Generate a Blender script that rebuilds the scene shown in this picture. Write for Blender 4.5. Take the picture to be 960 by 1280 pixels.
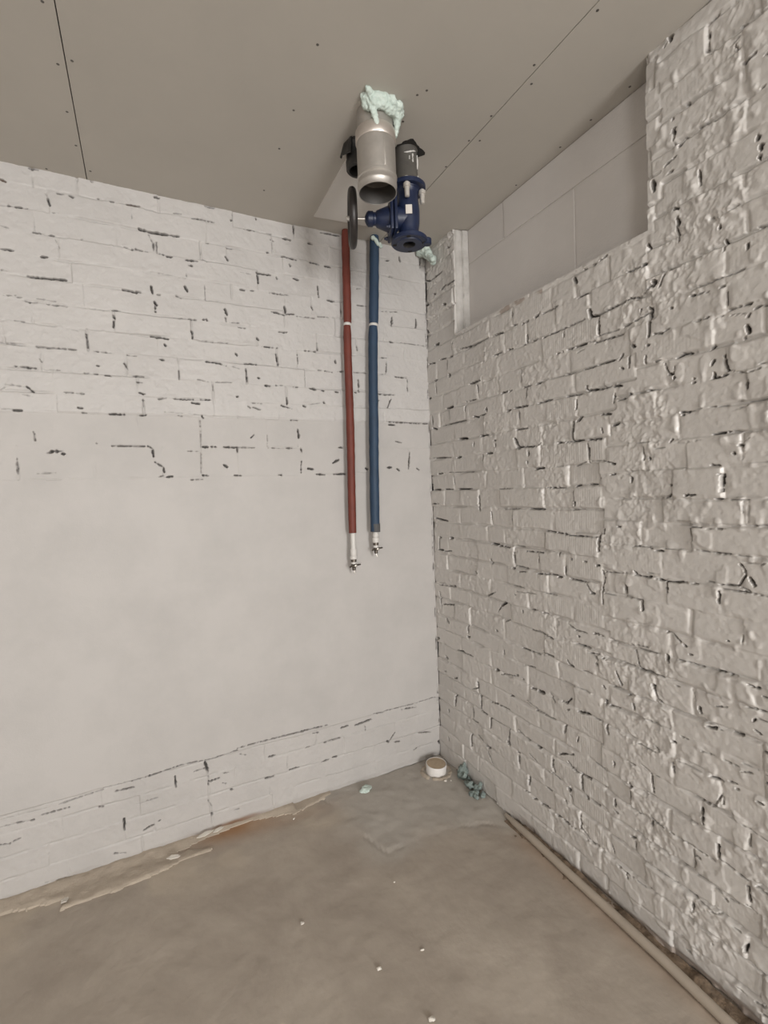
import bpy, bmesh, math, random
import numpy as np
from mathutils import Vector, Matrix

for o in list(bpy.data.objects): bpy.data.objects.remove(o, do_unlink=True)
scene = bpy.context.scene
COL = scene.collection
H = 2.939                                   # ceiling height

# ------------------------------------------------------------------ camera
yaw, pitch, roll = [math.radians(a) for a in (26.505, -2.606, -2.280)]
cam = bpy.data.cameras.new('camera'); camo = bpy.data.objects.new('camera', cam); COL.objects.link(camo)
fw = Vector((math.sin(yaw)*math.cos(pitch), math.cos(yaw)*math.cos(pitch), math.sin(pitch)))
rt = Vector((math.cos(yaw), -math.sin(yaw), 0)); up = rt.cross(fw)
r2 = rt*math.cos(roll) + up*math.sin(roll); u2 = -rt*math.sin(roll) + up*math.cos(roll)
camo.matrix_world = Matrix(((r2.x,u2.x,-fw.x,-1.4994),(r2.y,u2.y,-fw.y,-2.3723),(r2.z,u2.z,-fw.z,1.6),(0,0,0,1)))
cam.sensor_fit = 'VERTICAL'; cam.sensor_height = 36.0; cam.lens = 596.72*36/1280
cam.clip_start = 0.02
scene.camera = camo

# ------------------------------------------------------------------ world, window and fill light, exposure
world = bpy.data.worlds.new('world'); scene.world = world; world.use_nodes = True
wb = world.node_tree.nodes['Background']; wb.inputs[0].default_value = (0.90, 0.95, 1.0, 1); wb.inputs[1].default_value = 1.0
def area(name, loc, rot, sx, sy, power, col):
    l = bpy.data.lights.new(name, 'AREA'); l.shape = 'RECTANGLE'; l.size = sx; l.size_y = sy
    l.energy = power; l.color = col
    o = bpy.data.objects.new(name, l); COL.objects.link(o); o.location = loc; o.rotation_euler = rot
    return o
# daylight of the right rear window; the left light is added as fill
area('window_and_fill_light', (-.75, -6.36, 1.45), (math.radians(-90), 0, math.radians(180)), 1.0, 1.8, 232, (1.0, .99, .975))
area('window_and_fill_light', (-3.55, -6.36, 1.45), (math.radians(-90), 0, math.radians(180)), 1.4, 1.8, 125, (1.0, .99, .975))
vs = scene.view_settings
scene.display_settings.display_device = 'sRGB'
vs.view_transform = 'Standard'; vs.look = 'None'; vs.gamma = 1.0; vs.use_curve_mapping = False
vs.exposure = -0.27

# ------------------------------------------------------------------ materials
def mat(name, col, rough=0.6, metal=0.0, var=0.0, vscale=8.0, bump=0.0, bscale=60.0, spec=0.5, col2=None):
    m = bpy.data.materials.new(name); m.use_nodes = True
    nt = m.node_tree; b = nt.nodes['Principled BSDF']
    b.inputs['Roughness'].default_value = rough; b.inputs['Metallic'].default_value = metal
    b.inputs['Specular IOR Level'].default_value = spec
    b.inputs['Base Color'].default_value = (*col, 1)
    tc = nt.nodes.new('ShaderNodeTexCoord')
    if var or col2:
        n = nt.nodes.new('ShaderNodeTexNoise'); n.inputs['Scale'].default_value = vscale
        n.inputs['Detail'].default_value = 5; n.inputs['Roughness'].default_value = .6
        nt.links.new(tc.outputs['Object'], n.inputs['Vector'])
        r = nt.nodes.new('ShaderNodeValToRGB')
        c2 = col2 if col2 else tuple(c*(1-var) for c in col)
        r.color_ramp.elements[0].color = (*c2, 1); r.color_ramp.elements[1].color = (*col, 1)
        r.color_ramp.elements[0].position = .3; r.color_ramp.elements[1].position = .65
        nt.links.new(n.outputs['Fac'], r.inputs['Fac']); nt.links.new(r.outputs['Color'], b.inputs['Base Color'])
    if bump:
        n2 = nt.nodes.new('ShaderNodeTexNoise'); n2.inputs['Scale'].default_value = bscale; n2.inputs['Detail'].default_value = 4
        nt.links.new(tc.outputs['Object'], n2.inputs['Vector'])
        bp = nt.nodes.new('ShaderNodeBump'); bp.inputs['Strength'].default_value = bump; bp.inputs['Distance'].default_value = .004
        nt.links.new(n2.outputs['Fac'], bp.inputs['Height']); nt.links.new(bp.outputs['Normal'], b.inputs['Normal'])
    return m

def paint_mat(name, col, rough, bare_col, rib=False, dirt=.93):
    """white paint over masonry; attribute 'bare' marks gaps the paint roller never reached, 'rib' combed brick faces"""
    m = mat(name, col, rough)
    nt = m.node_tree; b = nt.nodes['Principled BSDF']; L = nt.links
    tc = [n for n in nt.nodes if n.type == 'TEX_COORD'][0]
    n = nt.nodes.new('ShaderNodeTexNoise'); n.inputs['Scale'].default_value = 3.0; n.inputs['Detail'].default_value = 7; n.inputs['Roughness'].default_value = .65
    L.new(tc.outputs['Object'], n.inputs['Vector'])
    r = nt.nodes.new('ShaderNodeValToRGB'); r.color_ramp.elements[0].position = .32; r.color_ramp.elements[1].position = .6
    r.color_ramp.elements[0].color = (*[c*dirt for c in col], 1); r.color_ramp.elements[1].color = (*col, 1)
    L.new(n.outputs['Fac'], r.inputs['Fac'])
    at = nt.nodes.new('ShaderNodeAttribute'); at.attribute_name = 'bare'
    mx = nt.nodes.new('ShaderNodeMix'); mx.data_type = 'RGBA'
    L.new(at.outputs['Fac'], mx.inputs[0]); L.new(r.outputs['Color'], mx.inputs[6]); mx.inputs[7].default_value = (*bare_col, 1)
    at2 = nt.nodes.new('ShaderNodeAttribute'); at2.attribute_name = 'rust'
    mx2 = nt.nodes.new('ShaderNodeMix'); mx2.data_type = 'RGBA'
    L.new(at2.outputs['Fac'], mx2.inputs[0]); L.new(mx.outputs[2], mx2.inputs[6]); mx2.inputs[7].default_value = (.20, .12, .075, 1)
    L.new(mx2.outputs[2], b.inputs['Base Color'])
    n2 = nt.nodes.new('ShaderNodeTexNoise'); n2.inputs['Scale'].default_value = 150; n2.inputs['Detail'].default_value = 3
    L.new(tc.outputs['Object'], n2.inputs['Vector'])
    bp = nt.nodes.new('ShaderNodeBump'); bp.inputs['Strength'].default_value = .25; bp.inputs['Distance'].default_value = .0015
    L.new(n2.outputs['Fac'], bp.inputs['Height'])
    if rib:
        sx = nt.nodes.new('ShaderNodeSeparateXYZ'); L.new(tc.outputs['Object'], sx.inputs[0])
        ml = nt.nodes.new('ShaderNodeMath'); ml.operation = 'MULTIPLY'; ml.inputs[1].default_value = 2*math.pi/.0105; L.new(sx.outputs['Y'], ml.inputs[0])
        sn = nt.nodes.new('ShaderNodeMath'); sn.operation = 'SINE'; L.new(ml.outputs[0], sn.inputs[0])
        at3 = nt.nodes.new('ShaderNodeAttribute'); at3.attribute_name = 'rib'
        m3 = nt.nodes.new('ShaderNodeMath'); m3.operation = 'MULTIPLY'; L.new(sn.outputs[0], m3.inputs[0]); L.new(at3.outputs['Fac'], m3.inputs[1])
        bp2 = nt.nodes.new('ShaderNodeBump'); bp2.inputs['Strength'].default_value = .22; bp2.inputs['Distance'].default_value = .0009
        L.new(m3.outputs[0], bp2.inputs['Height']); L.new(bp.outputs['Normal'], bp2.inputs['Normal'])
        L.new(bp2.outputs['Normal'], b.inputs['Normal'])
    else:
        L.new(bp.outputs['Normal'], b.inputs['Normal'])
    return m

M = {}
M['paint_right'] = paint_mat('white_paint_rough_brick', (.565, .539, .510), .35, (.07, .062, .055), rib=True)
M['paint_left'] = paint_mat('white_paint_smooth_brick', (.490, .470, .453), .55, (.07, .064, .058))
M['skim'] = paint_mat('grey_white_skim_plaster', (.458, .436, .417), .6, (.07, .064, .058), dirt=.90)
M['plain'] = mat('white_plaster', (.52, .50, .475), .7, var=.05, vscale=3)
M['reveal'] = mat('lumpy_reveal_plaster', (.50, .48, .455), .6, col2=(.40, .38, .355), vscale=22, bump=.9, bscale=45)
M['block'] = mat('aerated_block', (.585, .555, .53), .75, var=.06, vscale=5, bump=.25, bscale=120)
M['board'] = mat('grey_plasterboard', (.452, .422, .378), .8, var=.04, vscale=4, bump=.06, bscale=200)
M['board_white'] = mat('white_board', (.64, .615, .58), .7, var=.04)
M['screw'] = mat('dark_screw', (.14, .13, .12), .5, .6)
M['steel'] = mat('galvanised_steel', (.54, .51, .475), .42, .75, var=.2, vscale=14, bump=.05, bscale=20)
M['steel_in'] = mat('steel_inside', (.24, .23, .22), .5, .9)
M['collar'] = mat('bright_steel_collar', (.64, .58, .53), .36, .75, var=.15, vscale=20)
M['foam'] = mat('green_foam', (.56, .635, .585), .85, col2=(.47, .56, .51), vscale=30, bump=.6, bscale=90)
M['foam_dirty'] = mat('dirty_green_foam', (.25, .30, .28), .9, col2=(.13, .155, .145), vscale=30, bump=.6, bscale=90)
M['rubber'] = mat('black_rubber', (.03, .028, .026), .55, var=.3, vscale=30)
M['hole'] = mat('dark_void', (.02, .018, .016), .95)
M['dark_pipe'] = mat('dark_primed_pipe', (.125, .117, .105), .5, .2, col2=(.09, .083, .074), vscale=18, bump=.1, bscale=40)
M['drip'] = mat('white_paint_drip', (.6, .58, .55), .5)
M['blue'] = mat('blue_enamel', (.012, .021, .058), .42, 0, var=.35, vscale=25, bump=.12, bscale=70)
M['bolt'] = mat('zinc_bolt', (.52, .49, .45), .45, .35)
M['plate'] = mat('pale_label', (.62, .58, .53), .6)
M['wheel'] = mat('black_wheel', (.035, .03, .028), .42, .2, var=.4, vscale=25)
M['red_ins'] = mat('red_insulation', (.150, .030, .018), .62, var=.25, vscale=16, bump=.08, bscale=60)
M['blue_ins'] = mat('blue_insulation', (.022, .050, .095), .62, var=.25, vscale=16, bump=.08, bscale=60)
M['grey_ins'] = mat('grey_insulation', (.075, .075, .078), .7)
M['ppr'] = mat('white_plastic_pipe', (.60, .58, .55), .45)
M['brass'] = mat('dull_nickel', (.15, .13, .11), .4, .85, var=.4, vscale=90)
M['valve_light'] = mat('light_nickel', (.55, .52, .48), .35, .8)
M['cup'] = mat('white_plastic_cup', (.72, .69, .66), .5)
M['sand'] = mat('tan_sand', (.43, .335, .235), .9, var=.15, vscale=60, bump=.4, bscale=150)
M['rod'] = mat('beige_pipe', (.42, .36, .295), .55, var=.12, vscale=10)
M['dirt'] = mat('brown_dirt', (.24, .175, .12), .95, col2=(.12, .088, .062), vscale=40, bump=.8, bscale=100)
M['mortar'] = mat('tan_mortar', (.455, .388, .315), .9, col2=(.40, .34, .275), vscale=18, bump=.5, bscale=120)
M['chip'] = mat('white_plaster_chip', (.66, .62, .56), .85)
M['wood'] = mat('window_frame_white', (.7, .7, .68), .5)
gl = bpy.data.materials.new('window_glass'); gl.use_nodes = True
gb = gl.node_tree.nodes['Principled BSDF']; gb.inputs['Transmission Weight'].default_value = 1; gb.inputs['Roughness'].default_value = .02
M['glass'] = gl

def floor_mat():
    m = mat('dusty_concrete', (.3, .26, .215), .82)
    nt = m.node_tree; b = nt.nodes['Principled BSDF']; L = nt.links
    tc = [n for n in nt.nodes if n.type == 'TEX_COORD'][0]
    def ramp(scale, det, p0, p1, c0, c1, dist=0):
        n = nt.nodes.new('ShaderNodeTexNoise'); n.inputs['Scale'].default_value = scale; n.inputs['Detail'].default_value = det
        n.inputs['Roughness'].default_value = .65; n.inputs['Distortion'].default_value = dist
        L.new(tc.outputs['Object'], n.inputs['Vector'])
        r = nt.nodes.new('ShaderNodeValToRGB'); r.color_ramp.elements[0].position = p0; r.color_ramp.elements[1].position = p1
        r.color_ramp.elements[0].color = (*c0, 1); r.color_ramp.elements[1].color = (*c1, 1); L.new(n.outputs['Fac'], r.inputs['Fac'])
        return r
    base = ramp(2.2, 8, .33, .68, (.335, .287, .240), (.440, .385, .325), .6)
    grey = ramp(7, 8, .33, .68, (.375, .345, .308), (.455, .425, .385), .3)
    at = nt.nodes.new('ShaderNodeAttribute'); at.attribute_name = 'grey'
    mx = nt.nodes.new('ShaderNodeMix'); mx.data_type = 'RGBA'
    L.new(at.outputs['Fac'], mx.inputs[0]); L.new(base.outputs['Color'], mx.inputs[6]); L.new(grey.outputs['Color'], mx.inputs[7])
    at2 = nt.nodes.new('ShaderNodeAttribute'); at2.attribute_name = 'rust'
    mx2 = nt.nodes.new('ShaderNodeMix'); mx2.data_type = 'RGBA'
    L.new(at2.outputs['Fac'], mx2.inputs[0]); L.new(mx.outputs[2], mx2.inputs[6]); mx2.inputs[7].default_value = (.35, .19, .09, 1)
    at3 = nt.nodes.new('ShaderNodeAttribute'); at3.attribute_name = 'tan'
    mx3 = nt.nodes.new('ShaderNodeMix'); mx3.data_type = 'RGBA'
    L.new(at3.outputs['Fac'], mx3.inputs[0]); L.new(mx2.outputs[2], mx3.inputs[6]); mx3.inputs[7].default_value = (.50, .43, .345, 1)
    L.new(mx3.outputs[2], b.inputs['Base Color'])
    n2 = nt.nodes.new('ShaderNodeTexNoise'); n2.inputs['Scale'].default_value = 35; n2.inputs['Detail'].default_value = 8
    L.new(tc.outputs['Object'], n2.inputs['Vector'])
    bp = nt.nodes.new('ShaderNodeBump'); bp.inputs['Strength'].default_value = .35; bp.inputs['Distance'].default_value = .004
    L.new(n2.outputs['Fac'], bp.inputs['Height']); L.new(bp.outputs['Normal'], b.inputs['Normal'])
    return m
M['floor'] = floor_mat()

# ------------------------------------------------------------------ helpers
def tag(o, label=None, cat=None, group=None, kind=None):
    if label: o['label'] = label
    if cat: o['category'] = cat
    if group: o['group'] = group
    if kind: o['kind'] = kind
    return o
def empty(name, loc=(0, 0, 0)):
    o = bpy.data.objects.new(name, None); o.location = loc; o.empty_display_size = .05; COL.objects.link(o); return o
def link(name, me, m, parent=None, smooth=None):
    o = bpy.data.objects.new(name, me); COL.objects.link(o)
    if m: me.materials.append(M[m] if isinstance(m, str) else m)
    if parent:
        o.parent = parent; o.matrix_parent_inverse = Matrix.Translation(-parent.location)
    return o
def bm_obj(name, bm, m, parent=None, smooth=True, angle=40):
    bmesh.ops.recalc_face_normals(bm, faces=bm.faces)
    me = bpy.data.meshes.new(name); bm.to_mesh(me); bm.free()
    if smooth:
        me.polygons.foreach_set('use_smooth', [True]*len(me.polygons))
        try: me.set_sharp_from_angle(angle=math.radians(angle))
        except Exception: pass
    return link(name, me, m, parent)
def add_box(bm, x0, x1, y0, y1, z0, z1, bev=0):
    vs_ = [bm.verts.new(p) for p in ((x0,y0,z0),(x1,y0,z0),(x1,y1,z0),(x0,y1,z0),(x0,y0,z1),(x1,y0,z1),(x1,y1,z1),(x0,y1,z1))]
    fs = [bm.faces.new([vs_[i] for i in f]) for f in ((0,3,2,1),(4,5,6,7),(0,1,5,4),(1,2,6,5),(2,3,7,6),(3,0,4,7))]
    if bev:
        es = list({e for f in fs for e in f.edges})
        bmesh.ops.bevel(bm, geom=es, offset=bev, segments=2, affect='EDGES', profile=.5)
def frame_of(axis):
    a = Vector(axis).normalized()
    h = Vector((0, 0, 1)) if abs(a.z) < .9 else Vector((1, 0, 0))
    u = a.cross(h).normalized(); v = a.cross(u).normalized()
    return a, u, v
def add_lathe(bm, org, axis, prof, n=40, caps=True):
    """prof: list of (distance along axis, radius)"""
    a, u, v = frame_of(axis); o = Vector(org); rings = []
    for t, r in prof:
        rings.append([bm.verts.new(o + a*t + u*(r*math.cos(2*math.pi*k/n)) + v*(r*math.sin(2*math.pi*k/n))) for k in range(n)])
    for A, B in zip(rings[:-1], rings[1:]):
        for k in range(n): bm.faces.new((A[k], A[(k+1) % n], B[(k+1) % n], B[k]))
    if caps:
        for R_ in (rings[0], rings[-1]):
            try: bm.faces.new(R_)
            except ValueError: pass
    return rings
def lathe(name, org, axis, prof, m, parent=None, n=40, caps=True, angle=40):
    bm = bmesh.new(); add_lathe(bm, org, axis, prof, n, caps); return bm_obj(name, bm, m, parent, angle=angle)
def add_tube(bm, pts, rad, n=16, caps=True):
    P = [Vector(p) for p in pts]; rs = rad if isinstance(rad, (list, tuple)) else [rad]*len(P); rings = []
    ref = None
    for i, p in enumerate(P):
        t = (P[min(i+1, len(P)-1)] - P[max(i-1, 0)]).normalized()
        if ref is None: _, ref, _ = frame_of(t)
        u = (ref - t*ref.dot(t)).normalized(); v = t.cross(u); ref = u
        rings.append([bm.verts.new(p + u*(rs[i]*math.cos(2*math.pi*k/n)) + v*(rs[i]*math.sin(2*math.pi*k/n))) for k in range(n)])
    for A, B in zip(rings[:-1], rings[1:]):
        for k in range(n): bm.faces.new((A[k], A[(k+1) % n], B[(k+1) % n], B[k]))
    if caps:
        bm.faces.new(rings[0]); bm.faces.new(rings[-1])
def tube(name, pts, rad, m, parent=None, n=16):
    bm = bmesh.new(); add_tube(bm, pts, rad, n); return bm_obj(name, bm, m, parent)
def add_torus(bm, c, axis, R_, r_, n=40, k=12):
    a, u, v = frame_of(axis); c = Vector(c); rings = []
    for i in range(n):
        d = u*math.cos(2*math.pi*i/n) + v*math.sin(2*math.pi*i/n)
        rings.append([bm.verts.new(c + d*(R_ + r_*math.cos(2*math.pi*j/k)) + a*(r_*math.sin(2*math.pi*j/k))) for j in range(k)])
    for i in range(n):
        A, B = rings[i], rings[(i+1) % n]
        for j in range(k): bm.faces.new((A[j], A[(j+1) % k], B[(j+1) % k], B[j]))
def blob(name, balls, m, parent=None, voxel=.004, seed=0, jit=.25, disp=.006, dsize=.02):
    """an organic lump: overlapping spheres fused into one skin and roughened"""
    rnd = random.Random(seed); bm = bmesh.new()
    for (x, y, z, r) in balls:
        res = bmesh.ops.create_icosphere(bm, subdivisions=2, radius=r)
        for v in res['verts']:
            v.co = Vector((x, y, z)) + v.co*(1 + rnd.uniform(-jit, jit)*.6)
    o = bm_obj(name, bm, m, parent)
    md = o.modifiers.new('fuse', 'REMESH'); md.mode = 'VOXEL'; md.voxel_size = voxel; md.use_smooth_shade = True
    tx = bpy.data.textures.new(name, 'CLOUDS'); tx.noise_scale = dsize
    dm = o.modifiers.new('rough', 'DISPLACE'); dm.texture = tx; dm.strength = disp; dm.texture_coords = 'GLOBAL'
    return o

# ------------------------------------------------------------------ noise on numpy grids
def vnoise(U, V, f, seed, fv=None):
    fv = fv or f
    u = U*f + 100.37; v = V*fv + 57.13
    iu = np.floor(u).astype(np.int64); iv = np.floor(v).astype(np.int64); du = u-iu; dv = v-iv
    du = du*du*du*(du*(du*6-15)+10); dv = dv*dv*dv*(dv*(dv*6-15)+10)
    tab = np.random.RandomState(seed).rand(65536).astype(np.float64)*2-1
    def hsh(a, b): return tab[(a*7349 + b*19937 + (a*b)*13) & 65535]
    return (hsh(iu, iv)*(1-du)+hsh(iu+1, iv)*du)*(1-dv) + (hsh(iu, iv+1)*(1-du)+hsh(iu+1, iv+1)*du)*dv
def fbm(U, V, f, seed, oct=3, fv=None, gain=.5):
    s = 0; a = 1; t = 0
    for k in range(oct):
        s = s + a*vnoise(U, V, f*2**k, seed+k*17, (fv*2**k) if fv else None); t += a; a *= gain
    return s/t
def sstep(a, b, x):
    t = np.clip((x-a)/(b-a), 0, 1); return t*t*(3-2*t)

def grid_mesh(name, cells, P, N, attrs, skirt, flip, m, parent=None, extra=None):
    """mesh of a set of (j,i) cells cut from the vertex grid P, with side faces 'skirt' long going into the wall"""
    nx = P.shape[1]; j, i = cells
    q = np.stack([j*nx+i, j*nx+i+1, (j+1)*nx+i+1, (j+1)*nx+i], 1)
    if flip: q = q[:, ::-1]
    uq, inv = np.unique(q, return_inverse=True); lq = inv.reshape(q.shape)
    V = P.reshape(-1, 3)[uq]; NV = N.reshape(-1, 3)[uq]; n = len(uq)
    ea = lq.reshape(-1); eb = np.roll(lq, -1, 1).reshape(-1)
    key = ea.astype(np.int64)*(n+1)+eb; rev = eb.astype(np.int64)*(n+1)+ea
    bd = ~np.isin(rev, key); a = ea[bd]; b = eb[bd]
    nb = len(a)
    V2 = np.concatenate([V, V[a], V[b], V[b]+skirt, V[a]+skirt])
    base = n; k = np.arange(nb)
    sq = np.stack([base+nb+k, base+k, base+3*nb+k, base+2*nb+k], 1)
    faces = np.concatenate([lq, sq])
    fn = np.cross(V2[sq[:, 1]]-V2[sq[:, 0]], V2[sq[:, 3]]-V2[sq[:, 0]]); fn /= np.maximum(np.linalg.norm(fn, axis=1)[:, None], 1e-9)
    ln = np.concatenate([NV[lq].reshape(-1, 3), np.repeat(fn, 4, 0)])
    at = {kx: np.concatenate([vx.reshape(-1)[uq], vx.reshape(-1)[uq][a], vx.reshape(-1)[uq][b], vx.reshape(-1)[uq][b], vx.reshape(-1)[uq][a]]) for kx, vx in attrs.items()}
    if extra is not None:
        EV, EF = extra; off = len(V2); EF = np.array(EF)+off; EV = np.array(EV, float)
        V2 = np.concatenate([V2, EV]); faces = np.concatenate([faces, EF])
        en = np.cross(V2[EF[:, 1]]-V2[EF[:, 0]], V2[EF[:, 3]]-V2[EF[:, 0]]); en /= np.linalg.norm(en, axis=1)[:, None]
        ln = np.concatenate([ln, np.repeat(en, 4, 0)])
        at = {kx: np.concatenate([vx, np.zeros(len(EV))]) for kx, vx in at.items()}
    me = bpy.data.meshes.new(name)
    me.vertices.add(len(V2)); me.vertices.foreach_set('co', V2.astype(np.float32).ravel())
    nf = len(faces); me.loops.add(nf*4); me.polygons.add(nf)
    me.loops.foreach_set('vertex_index', faces.astype(np.int32).ravel())
    me.polygons.foreach_set('loop_start', np.arange(0, nf*4, 4, dtype=np.int32))
    me.update(calc_edges=True); me.validate()
    me.polygons.foreach_set('use_smooth', np.ones(nf, bool))
    if len(me.loops) == len(ln): me.normals_split_custom_set(ln.astype(np.float32))
    for kx, vx in at.items():
        t = me.attributes.new(kx, 'FLOAT', 'POINT'); t.data.foreach_set('value', vx.astype(np.float32))
    return link(name, me, m, parent)
def box_geo(x0, x1, y0, y1, z0, z1):
    return ([(x0,y0,z0),(x1,y0,z0),(x1,y1,z0),(x0,y1,z0),(x0,y0,z1),(x1,y0,z1),(x1,y1,z1),(x0,y1,z1)],
            [(0,3,2,1),(4,5,6,7),(0,1,5,4),(1,2,6,5),(2,3,7,6),(3,0,4,7)])
def cracks(txt): return [[float(x) for x in c.split(',')] for c in txt.replace('\n', '').split(';') if c.strip()]
def stamp(Uc, Zc, h, bare, lst, depth_gain, cell, wob, rust=None, rustset=(), wk=.60, lo=.14, w0=.0012, wr=.0058):
    """cut the open gaps (u1,z1,u2,z2,width in mm) into the height field"""
    for k, (a, b, c, d, w) in enumerate(lst):
        a, b, c, d, w = a/1000, b/1000, c/1000, d/1000, w/1000
        m = w+.012
        i0, i1 = np.searchsorted(Uc, (min(a, c)-m, max(a, c)+m)); j0, j1 = np.searchsorted(Zc, (min(b, d)-m, max(b, d)+m))
        if i1-i0 < 1 or j1-j0 < 1: continue
        X, Z = np.meshgrid(Uc[i0:i1], Zc[j0:j1])
        L2 = max((c-a)**2+(d-b)**2, 1e-9)
        t = np.clip(((X-a)*(c-a)+(Z-b)*(d-b))/L2, 0, 1)
        dist = np.hypot(X-a-t*(c-a), Z-b-t*(d-b)) + wob[j0:j1, i0:i1]*min(w, .006)*.4
        ww = w*wk*(.62+.38*np.sin(np.pi*np.clip(t, .05, .95)))
        p = sstep(0, 1, np.clip((ww*.5+cell*.55-dist)/cell, 0, 1))*min(1, max(lo, (w-w0)/wr))
        dep = min(.024, .006+w*depth_gain)
        h[j0:j1, i0:i1] = np.minimum(h[j0:j1, i0:i1], h[j0:j1, i0:i1]-dep*p)
        bare[j0:j1, i0:i1] = np.maximum(bare[j0:j1, i0:i1], p)
        if rust is not None and k in rustset:
            rust[j0:j1, i0:i1] = np.maximum(rust[j0:j1, i0:i1], p*.8)
def fill_heads(s0, s1, anchors, rnd, stretcher=.294, hd=.147, pen=.02):
    """head-joint positions of a course: the observed ones kept, the rest filled with stretchers and headers"""
    an = [s0]
    for a in sorted(anchors):
        if a-an[-1] > .085 and s1-a > .07: an.append(a)
    an.append(s1); res = [s0]
    for a, b in zip(an[:-1], an[1:]):
        g = b-a; best = None
        for ns in range(0, 12):
            for nh in range(0, 4):
                if ns+nh == 0: continue
                L_ = ns*stretcher+nh*hd; sc = abs(g-L_)/(ns+nh)+pen*nh
                if best is None or sc < best[0]: best = (sc, ns, nh)
        seq = [stretcher]*best[1]+[hd]*best[2]; rnd.shuffle(seq); k = g/sum(seq); x = a
        for q in seq[:-1]:
            x += q*k; res.append(x + rnd.uniform(-.008, .008))
        res.append(b)
    return res

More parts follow.
